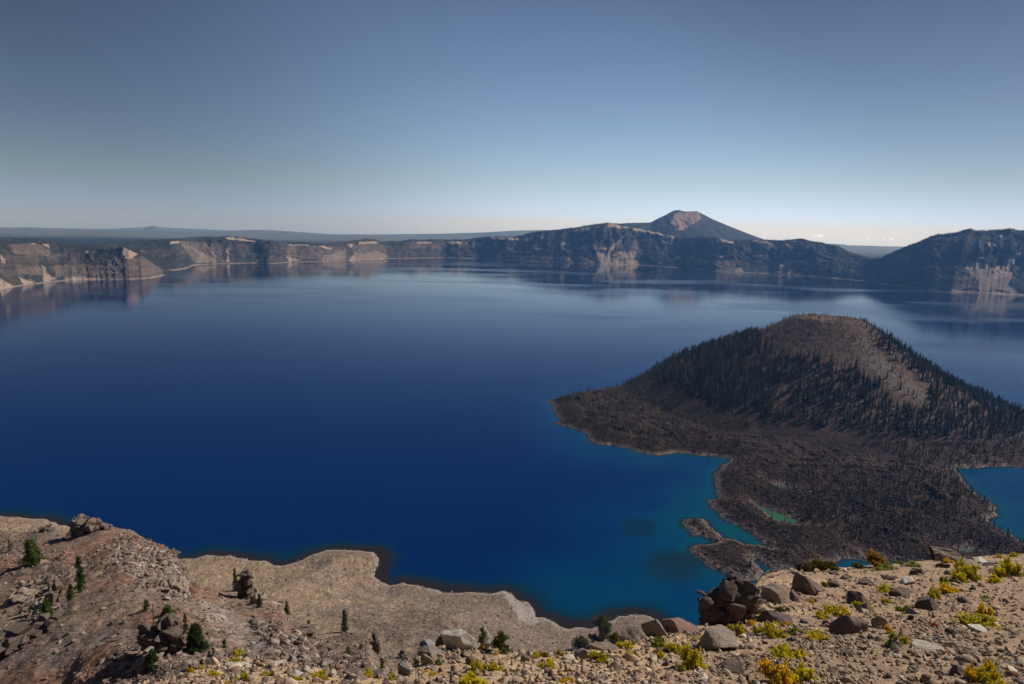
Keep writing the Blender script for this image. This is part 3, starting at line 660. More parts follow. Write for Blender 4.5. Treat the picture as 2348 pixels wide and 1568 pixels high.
# --- trees on the island
def isl_density(px, py, r, sd, Z):
    d = np.full(px.shape, .24); q1 = fbm(px / 30, py / 30, 3, 301); px = px + 26 * q1; py = py + 20 * fbm(px / 26, py / 26, 3, 302)
    def setp(poly, v, add=False):
        d[pin(poly, px, py)] = v
    setp([(1240, 1060), (1700, 1090), (2400, 1330), (1500, 1400)], .06)
    setp([(1850, 1075), (2060, 1050), (2220, 1110), (2290, 1165), (2230, 1215), (2000, 1235), (1850, 1190)], .55)
    setp([(1700, 985), (1850, 970), (1960, 995), (2070, 1050), (2010, 1090), (1850, 1075), (1700, 1045)], .03)
    setp([(1650, 1050), (1850, 1080), (1860, 1190), (1700, 1150)], .12)
    setp([(1400, 870), (1560, 910), (1720, 945), (1900, 985), (1700, 975), (1500, 930)], .55)
    setp([(1420, 895), (1420, 840), (1742, 750), (1752, 790), (1830, 850), (1900, 985), (1700, 950), (1560, 915)], 1.15)
    setp([(1745, 790), (1990, 850), (2060, 930), (1960, 985), (1850, 970), (1790, 880)], .75)
    setp([(1960, 730), (1990, 735), (2400, 900), (2400, 1075), (2180, 1075), (2050, 1045), (1930, 985), (2060, 935), (2135, 935), (2130, 890), (2050, 820), (2000, 780)], 1.25)
    setp([(1735, 792), (1838, 722), (1962, 726), (1990, 760), (2035, 830), (2040, 850), (1990, 862), (1930, 830), (1870, 800), (1800, 780)], .12)
    setp([(1990, 850), (2040, 835), (2128, 900), (2125, 932), (2080, 932), (2030, 895)], .10)
    setp([(1790, 870), (1812, 870), (1800, 940), (1782, 950)], .02)
    d[r < 88] = .10
    return d * (sd > 3) * (Z > 1)
IX, IY, IZ, ISD, IR = IS
ns = 60000
jj = rng.integers(0, IX.shape[1] - 1, ns * 3)
# uniform candidates in world space
cxs = rng.uniform(IX.min(), IX.max(), ns); cys = rng.uniform(IY.min(), IY.max(), ns)
sc_ = cxs / cys; s0, s1 = IX[0, 0] / IY[0, 0], IX[0, -1] / IY[0, -1]; nc_ = IX.shape[1]; nr_ = IX.shape[0]
ok = (sc_ > s0) & (sc_ < s1); cxs, cys, sc_ = cxs[ok], cys[ok], sc_[ok]
ci = np.clip(((sc_ - s0) / (s1 - s0) * (nc_ - 1)).round().astype(int), 0, nc_ - 1)
ri = np.clip(((np.log(cys) - math.log(800)) / (math.log(2600) - math.log(800)) * (nr_ - 1)).round().astype(int), 0, nr_ - 1)
cz = IZ[ri, ci]; csd = ISD[ri, ci]; cr = IR[ri, ci]; cpx, cpy = proj(cxs, cys, cz)
area = (IX.max() - IX.min()) * (IY.max() - IY.min()) / ns
dens = isl_density(cpx, cpy, cr, csd, cz)
clump = np.clip(1 + 1.6 * fbm(cxs / 28, cys / 28, 3, 55), .05, 3)
keep = rng.random(len(cxs)) < dens * clump * area / ISL_SPACE
cxs, cys, cz, cr, cpx, cpy, dens = [q[keep] for q in (cxs, cys, cz, cr, cpx, cpy, dens)]
print('island trees', len(cxs))
its = []
for i in range(len(cxs)):
    x, y, z, r_ = cxs[i], cys[i], cz[i], cr[i]; q = rng.random()
    onc = r_ < 520 and dens[i] > .3
    if onc:
        k_ = int(rng.choice([0, 1, 2, 5, 3])); h = rng.uniform(10, 22) + 12 * rng.random() ** 2; colr = lerp(DKG, GREEN, rng.random()) * rng.uniform(.8, 1.3)
        if rng.random() < .08: k_ = 6
        if r_ < 150: h *= .6
    else:
        k_ = int(rng.choice([3, 4, 4, 5, 1])); h = rng.uniform(6, 18); colr = lerp(GREEN, OLIVE, rng.uniform(.2, 1.0)) * rng.uniform(.8, 1.3)
        if rng.random() < .12: k_ = 6; h *= .7
        if dens[i] > .5: h *= 1.1
    its.append([k_, (x, y, z - .3), h, rng.random() * 6.28, colr, 1.15 if onc else 1.1, cpx[i], cpy[i]])
# lone trees read from the photograph (pixel of the foot, height in metres)
def isle_hit(px, py):
    d = ray(px, py); s = d[0] / d[1]; j = int(round((s - s0) / (s1 - s0) * (nc_ - 1)))
    if not 0 <= j < nc_: return None
    zz = H + IY[:, j] * d[2] / d[1]; m = np.nonzero(IZ[:, j] >= zz)[0]
    if not len(m): return None
    i = m[0]; return IX[i, j], IY[i, j], IZ[i, j]
LONE = [(1293, 904, 9), (1300, 904, 7), (1398, 893, 13), (1427, 889, 15), (1757, 762, 22), (1770, 775, 13), (1839, 722, 9), (2048, 760, 30), (1941, 728, 15), (1960, 733, 12), (1985, 752, 22), (2004, 772, 18), (1961, 780, 16), (1992, 803, 14), (2002, 812, 17), (2045, 850, 24), (2032, 868, 24), (2062, 893, 30), (1932, 770, 14),
        (2080, 905, 22), (2010, 890, 28), (2022, 900, 24), (2100, 912, 20), (1966, 860, 24), (1990, 838, 12), (1953, 822, 14), (1895, 812, 12), (1870, 806, 12), (1850, 800, 12), (1808, 800, 11), (1822, 790, 9), (1780, 775, 8), (1740, 770, 12), (1731, 768, 14)]
for (a, b, h) in LONE:
    q = isle_hit(a, b)
    if q: its.append([int(rng.choice([0, 1, 5])), (q[0], q[1], q[2] - .3), h, rng.random() * 6, DKG * rng.uniform(.9, 1.5), 1.15, a, b])
# the 300 that show largest are objects of their own
vis = []
for i, t in enumerate(its):
    q = t[2] / t[1][1] if (30 < t[6] < 2320 and t[7] < 1262 and not (t[6] > 1620 and t[7] > 1255)) else 0
    if t[0] == 6: q *= .4
    vis.append(q)
order = np.argsort(-np.array(vis)); top = set(order[:290].tolist())
TM = {}
def tree_mesh(k_, ci_):
    key = (k_, ci_)
    if key not in TM:
        v, f, sh = TV[k_]; base = [DKG * 1.1, GREEN, OLIVE, OLIVE * 1.2][ci_]
        cc = np.where((sh > 0)[:, None], base[None] * np.abs(sh)[:, None], (.11 if k_ != 6 else .3) * np.array([1, .85, .7]))
        TM[key] = new_mesh('conifer', v, f, [leaf_mat], cc, smooth=False)
    return TM[key]
WHERE = [('on the wooded left flank of the cinder cone', lambda x, y: x < 1790 and y < 950), ('on the bare upper slopes of the cinder cone', lambda x, y: 1790 <= x < 2040 and y < 850),
         ('on the wooded right flank of the cinder cone', lambda x, y: x >= 2040 and y < 1075), ('in the woods at the front foot of the cinder cone', lambda x, y: 1790 <= x < 2040 and y < 1000),
         ('on the dark lava flat at the island’s left point', lambda x, y: x < 1560), ('on the lava flat behind the turquoise left bay', lambda x, y: x < 1760 and y < 1060),
         ('in the olive woods on the front lava flat', lambda x, y: x >= 1840 and y >= 1060), ('on the blocky front lava flat near the green pond', lambda x, y: True)]
for n_, i in enumerate(sorted(top)):
    k_, p_, h, ro, colr, ws, a, b = its[i]; ci_ = int(np.argmin([np.abs(colr - q).sum() for q in (DKG * 1.1, GREEN, OLIVE, OLIVE * 1.2)]))
    wh = next(wd for wd, fn in WHERE if fn(a, b)); wh = wh.replace('’s', ' ')
    kind = 'bare grey snag' if k_ == 6 else ('thin olive-brown conifer' if ci_ >= 2 else ('slender green conifer' if ci_ == 1 else 'dark green conifer'))
    o = obj('snag' if k_ == 6 else 'conifer', tree_mesh(k_, ci_), None, p_, (0, 0, ro), (h * ws, h * ws, h))
    tag(o, f'{kind} standing {wh}', 'tree', f'{kind}s {wh}')
merged('forest', [t[:6] for i, t in enumerate(its) if i not in top], [leaf_mat], 'woods and scattered conifers covering the island')
# bleached fallen logs on the lava: thin boxes
# ================================================================== near ground: lookout slope, spur, gravel slope down to the shore
def prof(pts):                                 # pixel control points with distance -> arrays over s
    d = ray([p[0] for p in pts], [p[1] for p in pts]); s = d[:, 0] / d[:, 1]; o = np.argsort(s)
    Y = np.array([p[2] for p in pts], float); Z = H + d[:, 2] / d[:, 1] * Y
    return s[o], Y[o], Z[o]
GR = .466
def fgplane(X, Y): return 498.3 - GR * Y
LIP = [(-200, 1610), (0, 1600), (250, 1590), (330, 1562), (430, 1547), (480, 1524), (545, 1502), (600, 1514), (700, 1532), (760, 1545), (840, 1537), (900, 1545), (935, 1520), (965, 1495), (1000, 1474), (1050, 1478), (1100, 1484), (1170, 1493), (1240, 1497), (1330, 1492),
       (1400, 1478), (1450, 1466), (1500, 1452), (1600, 1437), (1680, 1430), (1715, 1405), (1728, 1345), (1745, 1322), (1780, 1305), (1850, 1303), (1950, 1300), (2060, 1292), (2200, 1279), (2347, 1269), (2500, 1262), (2800, 1250)]
lr = ray([p[0] for p in LIP], [p[1] for p in LIP]); ls = lr[:, 0] / lr[:, 1]; lY = 1.7 / (-lr[:, 2] / lr[:, 1] - GR)
CREST = [(-200, 1235, 230), (0, 1215, 215), (54, 1219, 210), (102, 1212, 205), (150, 1225, 200), (165, 1212, 195), (190, 1203, 192), (228, 1200, 190), (269, 1210, 188), (304, 1216, 186), (322, 1229, 184), (358, 1247, 180), (377, 1254, 178), (390, 1264, 176), (411, 1284, 172),
         (417, 1302, 168), (431, 1320, 164), (448, 1341, 160), (478, 1352, 156), (517, 1358, 150), (585, 1367, 145), (622, 1367, 142), (648, 1379, 138), (656, 1405, 132), (694, 1424, 126), (706, 1450, 120), (750, 1462, 114), (796, 1451, 108), (843, 1456, 104),
         (852, 1479, 98), (866, 1498, 92), (900, 1507, 86), (935, 1520, 80), (960, 1565, 72), (1000, 1640, 62), (1100, 1800, 50)]
cs, cY, cZ = prof(CREST)
NEARC = [(-200, 1600, 80), (0, 1600, 78), (300, 1600, 64), (500, 1600, 56), (760, 1600, 52), (900, 1600, 50), (1000, 1700, 44), (1100, 1900, 38)]
ns_, nY, nZ = prof(NEARC)
def near():
    nr, nc = 1250, 1150
    s = np.linspace(-.98, 1.02, nc); Y = np.exp(np.linspace(math.log(2.2), math.log(1120), nr)); S, Yg = np.meshgrid(s, Y); X = S * Yg
    # gravel slope above the shore
    tal = np.full(X.shape, -1e3); m = Yg > 120
    sd = sdist(BEACHW, X[m], Yg[m]); xx, yy = X[m], Yg[m]
    z = np.where(sd > 0, .16 * np.minimum(sd, 40) + .36 * np.maximum(sd - 40, 0), .28 * sd)
    und = 9 * fbm(xx / 120, yy / 120, 3, 3) * np.clip(sd / 120, 0, 1) + 3.0 * ridged(xx / 38, yy / 70, 3, 77) * np.clip(sd / 90, 0, 1)
    # low dark swales and a raised fan
    z = z + und + .8 * fbm(xx / 14, yy / 14, 3, 5) * np.clip(sd / 20, 0, 1) + .35 * fbm(xx / 3, yy / 3, 2, 6) * np.clip(sd / 10, 0, 1)
    tal[m] = z; SD = np.full(X.shape, -1.0); SD[m] = sd
    # spur
    Yc = np.interp(S, cs, cY); Zc = np.interp(S, cs, cZ); Yn = np.interp(S, ns_, nY); Zn = np.interp(S, ns_, nZ)
    t = (Yg - Yn) / (Yc - Yn); tc = np.clip(t, 0, 1)
    kk = np.ones(81) / 81; Zsm = np.convolve(np.pad(Zc[0], 40, 'edge'), kk, 'valid')[None, :]; Zi = Zsm + (Zc - Zsm) * tc ** 5
    zs = Zn + (Zi - Zn) * tc
    rel = np.clip(np.minimum((Yc - Yg) / 12, 1), 0, 1)
    zs = zs + rel * (2.2 * fbm(X / 34, Yg / 34, 3, 21)) + np.clip(rel + .15, 0, 1) * (.8 * ridged(X / 9, Yg / 14, 4, 23))
    strat = X * .8 + Yg * .45
    zs = zs + .5 * np.clip(rel + .3, 0, 1) * np.tanh(3 * perlin(strat / 5, X / 40, 8)) * sstep(0, .25, fbm(X / 26, Yg / 26, 2, 33))
    w1, w2, wc = worley(X / 1.7, Yg / 1.7, 6)
    rockm = sstep(.02, .22, fbm(X / 22, Yg / 30, 4, 41))
    zs = zs + .55 * rockm * wc * (1 - w1)
    zs = np.where(t < 0, np.minimum(Zn + .85 * (Yn - Yg), 500 - .83 * Yg - 2), zs)
    zs = np.where(t > 1, Zc - 1.25 * (Yg - Yc) - .5, zs) + np.where(t > 1, 1.5 * fbm(X / 9, Yg / 9, 3, 3) - 1.0, 0)
    zs = np.where(S > ray(1000, 1640)[0] / ray(1000, 1640)[1], -1e3, zs)
    # lookout slope
    lp = np.interp(S, ls, lY)
    lp = lp + .25 * fbm(S * 30, S * 0, 3, 3) * (lp / 8)
    zf = fgplane(X, np.minimum(Yg, lp)) - np.where(Yg > lp, 1.5 * (Yg - lp) + .10, 0)
    fa = np.clip(Yg / 10, .3, 1.5); damp = np.clip((lp - Yg) / 1.5, .3, 1)
    zf = zf + np.where(Yg <= lp + 1, (.10 * fbm(X / 1.6, Yg / 2.2, 3, 61) * damp + .045 * fa * ridged(X / .5, Yg / .6, 4, 62) * damp + .02 * fa * fbm(X / .12, Yg / .16, 3, 63)), 0)
    st = np.stack([tal, zs, zf]); which = st.argmax(0); Z = st.max(0)
    return X, Yg, Z, which, SD, t, rockm, wc, s, Y
NX, NY, NZ, NW, NSD, NT, NRM, NWC, N_s, N_Y = near()
def hit(px, py, dz=0.0):
    d = ray(px, py); s = d[0] / d[1]; j = int(np.clip(round((s - N_s[0]) / (N_s[-1] - N_s[0]) * (len(N_s) - 1)), 0, len(N_s) - 1))
    zz = H + N_Y * d[2] / d[1]; m = np.nonzero(NZ[:, j] >= zz)[0]
    i = m[0] if len(m) else len(N_Y) - 1
    Y = N_Y[i]; return np.array([s * Y, Y, NZ[i, j]])
def ground_z(X, Y):
    s = X / Y; j = np.clip(np.round((s - N_s[0]) / (N_s[-1] - N_s[0]) * (len(N_s) - 1)).astype(int), 0, len(N_s) - 1)
    i = np.clip(np.round((np.log(Y) - math.log(2.2)) / (math.log(1120) - math.log(2.2)) * (len(N_Y) - 1)).astype(int), 0, len(N_Y) - 1)
    return NZ[i, j]
def near_color():
    X, Y, Z, W_ = NX, NY, NZ, NW
    px, py = proj(X, Y, Z)
    # beach
    tan = np.array([.232, .164, .108]); taupe = np.array([.170, .125, .096]); dkt = np.array([.125, .096, .082])
    n = fbm(X / 70, Y / 70, 4, 101); n2 = fbm(X / 12, Y / 12, 3, 102); n3 = fbm(X / 2.2, Y / 2.2, 3, 103)
    tm = sstep(-.25, .3, n + .0022 * (1000 - px) * (px > 0) - .35)
    cb = lerp(taupe, tan, tm[..., None]) * (1 + .22 * n2 + .45 * n3)[..., None]
    dk = blur_poly([[(960, 1440), (1010, 1430), (1090, 1480), (1100, 1520), (1010, 1500)], [(720, 1400), (800, 1400), (860, 1440), (780, 1440)], [(800, 1400), (1000, 1400), (1130, 1470), (980, 1530), (860, 1480)]], px, py, 14)
    cb = cb * (1 - .42 * dk * sstep(-.3, .3, n2))[..., None]
    _, _, q = worley(X / 2.0, Y / 2.0, 3); cb = np.where((q > .9)[..., None], cb * 1.6, cb); cb = np.where((q < .09)[..., None], cb * .45, cb); cb = cb * (1 + .35 * fbm(X / 26, Y / 26, 4, 501) * sstep(-.1, .3, fbm(X / 90, Y / 90, 3, 502)))[..., None]
    gr = sstep(.30, .45, fbm(X / 30, Y / 30, 4, 109)) * sstep(.0, .2, n); cb = lerp(cb, np.array([.13, .115, .055]), (gr * .5)[..., None])
    rg = sstep(9, 2, NSD + 3 * n2); cb = lerp(cb, np.array([.31, .26, .22]) * (.8 + .5 * q)[..., None], (rg * .7)[..., None])
    wh = blur_poly([[(1150, 1352), (1180, 1362), (1230, 1410), (1262, 1420), (1215, 1432), (1190, 1420)], [(1120, 1356), (1155, 1352), (1150, 1362)]], px, py, 8); cb = lerp(cb, np.array([.33, .29, .26]), (wh * .75)[..., None])
    cb = np.where((NSD < 0)[..., None], np.array([.05, .04, .035]), cb)
    # spur
    gb = np.array([.205, .142, .105]); red = np.array([.20, .108, .073]); pale = np.array([.32, .26, .22]); grey = np.array([.155, .128, .112])
    m1 = fbm(X / 26, Y / 26, 4, 111); m2 = fbm(X / 6, Y / 6, 4, 112); m3 = fbm(X / 1.1, Y / 1.1, 3, 113)
    c2 = lerp(gb, red, (sstep(-.05, .25, m1 + .22 * sstep(1420, 1520, py) * (px < 330) - .0004 * np.maximum(px - 330, 0)) * .85)[..., None])
    c2 = lerp(c2, grey, (sstep(.1, .3, fbm(X / 20, Y / 20, 3, 115)) * .7)[..., None])
    pr_ = blur_poly([[(270, 1235), (360, 1250), (420, 1290), (440, 1350), (420, 1380), (340, 1350), (260, 1290)], [(60, 1350), (130, 1320), (150, 1390), (90, 1400)], [(450, 1370), (620, 1440), (700, 1480), (760, 1540), (600, 1500), (480, 1440)], [(640, 1430), (760, 1500), (700, 1520), (600, 1470)]], px, py, 16)
    c2 = lerp(c2, pale, (pr_ * (.35 + .5 * sstep(-.2, .3, m2)))[..., None])
    c2 = c2 * (1 + .22 * m2 + .5 * m3)[..., None]
    c2 = np.where(((NWC > .8) & (NRM > .3))[..., None], c2 * 1.5, c2); c2 = np.where(((NWC < .18) & (NRM > .2))[..., None], c2 * .6, c2)
    g2 = sstep(.26, .42, fbm(X / 7, Y / 7, 4, 119)) * (1 - NRM * .6) * sstep(.1, .35, fbm(X / 40, Y / 40, 2, 131) + .25); c2 = lerp(c2, np.array([.075, .072, .026]), (g2 * .7)[..., None])
    c2 = np.where((NT > 1.02)[..., None], gb * .8, c2)
    # lookout
    sand = np.array([.49, .335, .198]); br = np.array([.33, .225, .145])
    k1 = fbm(X / 3, Y / 3, 4, 121); k2 = fbm(X / .35, Y / .35, 4, 122)
    c3 = lerp(sand, br, sstep(-.3, .35, k1 + .0009 * (px - 1500) * (px > 1500))[..., None]) * (1 + .22 * k2)[..., None]
    c = np.where((W_ == 0)[..., None], cb, np.where((W_ == 1)[..., None], c2, c3))
    return np.clip(c, .004, .8)
nc_col = near_color()
def near_obj(name, sel_rows, mat, label):
    a, b = sel_rows
    v = np.stack([NX[a:b], NY[a:b], NZ[a:b]], -1).reshape(-1, 3)
    o = obj(name, new_mesh(name, v, grid_faces(b - a, NX.shape[1]), [mat], nc_col[a:b].reshape(-1, 3)))
    return tag(o, label, 'ground', None, 'structure')
split = int(np.searchsorted(N_Y, 42))
near_obj('ground', (0, split + 1), mat_vcol('gravel_soil', 9.0, .32, .25, 24, .9, .03), 'stony tan slope at the lookout')
near_obj('terrain', (split, len(N_Y)), mat_vcol('talus_soil', .9, .5, .42, 2.2, .9, .35), 'rocky spur and gravel slope down to the shore')

# the same slope carried on to both sides of and behind the lookout
def apron():
    gx = np.linspace(-32, 46, 420); gy = np.linspace(-10, 44, 300); X, Y = np.meshgrid(gx, gy); S = X / np.maximum(Y, .3)
    lp = np.interp(S, ls, lY); Yc = np.clip(Y, 0, None)
    z = fgplane(X, np.minimum(Yc, lp)) - np.where(Y > lp, 1.5 * (Y - lp) + .1, 0) + .10 * fbm(X / 1.6, Y / 2.2, 3, 61) + .045 * ridged(X / .5, Y / .6, 4, 62) - .02
    ok = ((S > 1.0) | (S < -.955) | (Y < 2.35)); f = grid_faces(300, 420); f = f[ok.ravel()[f].any(1)]
    sand = np.array([.49, .335, .198]) * (1 + .2 * fbm(X / .4, Y / .4, 3, 5))[..., None]
    o = obj('ground', new_mesh('ground', np.stack([X, Y, z], -1).reshape(-1, 3), f, [bpy.data.materials['gravel_soil']], np.clip(sand, 0, .8).reshape(-1, 3))); tag(o, 'stony ground beside the lookout', 'ground', None, 'structure')
apron()
# ================================================================== rocks
def ico(n):
    import bmesh
    bm = bmesh.new(); bmesh.ops.create_icosphere(bm, subdivisions=n, radius=1)
    v = np.array([q.co[:] for q in bm.verts]); f = np.array([[w_.index for w_ in q.verts] for q in bm.faces]); bm.free(); return v, f
ICO = {n: ico(n) for n in (1, 2, 3, 4, 5)}
def n3(v, s, seed, o=3):
    return (fbm(v[:, 0] * s + v[:, 2] * s * .7, v[:, 1] * s - v[:, 2] * s * .6, o, seed) + fbm(v[:, 2] * s + v[:, 1] * s * .4, v[:, 0] * s * .9, o, seed + 40)) * .7
def rock_arr(seed, lvl=4, cuts=18, dims=(1, .8, .7), rough=.04, lo=.34, hi=.62, blocky=False):
    r = np.random.default_rng(seed); v, f = ICO[lvl]; v = v.copy()
    if blocky:
        ax = np.concatenate([np.eye(3), -np.eye(3)]) + r.normal(size=(6, 3)) * .3
        for n in ax: n = n / np.linalg.norm(n); k_ = np.maximum(0, v @ n - r.uniform(.34, .6)); v -= k_[:, None] * n
        cuts, lo, hi = 6, .52, .72
    for i in range(cuts):
        n = r.normal(size=3); n /= np.linalg.norm(n); d = r.uniform(lo, hi); k_ = np.maximum(0, v @ n - d); v -= k_[:, None] * n * .97
    v += v * (rough * 2 * n3(v, 1.6, seed) + rough * n3(v, 5, seed + 5))[:, None]
    v *= np.array(dims); return v, f
ROCKM = {'grey': mat_rock('grey_andesite', (.22, .172, .136), (.33, .27, .21)), 'pale': mat_rock('pale_andesite', (.50, .455, .39), (.60, .53, .45)), 'tan': mat_rock('tan_rock', (.23, .175, .135), (.31, .24, .18)),
         'brown': mat_rock('brown_lava_rock', (.13, .092, .075), (.19, .14, .11)), 'red': mat_rock('reddish_rock', (.21, .125, .095), (.27, .175, .135)), 'dark': mat_rock('dark_lava_rock', (.088, .066, .053), (.14, .108, .088)),
         'purple': mat_rock('purplish_rock', (.16, .12, .115), (.22, .17, .155)), 'blue': mat_rock('blue_grey_rock', (.165, .158, .15), (.24, .228, .212))}
LAND = []                                      # landmarks for wording: (px, py, phrase)
rk = 0
def size_at(px_len, P_): return px_len * np.linalg.norm(P_ - np.array([0, 0, H])) / F * .96
ROCKLIST = []
def boulder(px, py, w, h, colk, label, cat='boulder', name='boulder', lvl=5, cuts=12, short=None, sharp=1.0, depth=.9, tilt=0.0, sink=.36, seed=None, group=None, lo=.34, hi=.62):
    global rk; rk += 1
    P_ = hit(px, py); W_ = size_at(w, P_) * .96; D_ = W_ * depth; X_, Y_ = P_[0], P_[1] + D_ * .28
    zt = H + ray(px, py - h * .92)[2] / ray(px, py - h * .92)[1] * Y_ ; zb = min(float(ground_z(np.array(X_), np.array(Y_ + D_ * .3))), float(ground_z(np.array(X_), np.array(Y_)))) - sink * size_at(h, P_)
    if zt - zb < .25 * W_ * .4: zt = zb + .1 * W_
    v, f = rock_arr(seed or (500 + rk), lvl, cuts + 6, (1, 1, 1), .06 * sharp, lo, hi)
    lo_ = v.min(0); hi_ = v.max(0); v = (v - (lo_ + hi_) / 2) / (hi_ - lo_)
    v[:, :2] *= (1 + .35 * np.clip(-v[:, 2], 0, .5))[:, None]                 # spreads out into the soil
    v *= np.array([W_, D_, zt - zb])
    o = obj(name, new_mesh(name, v, f, [ROCKM[colk]], smooth=False), None, (X_, Y_, (zt + zb) / 2), (0, tilt, 0))
    tag(o, label, cat, group); ROCKLIST.append((P_[0], P_[1] + W_ * depth * .3, W_ * .5))
    if short: LAND.append((px, py - h / 2, short))
    return o
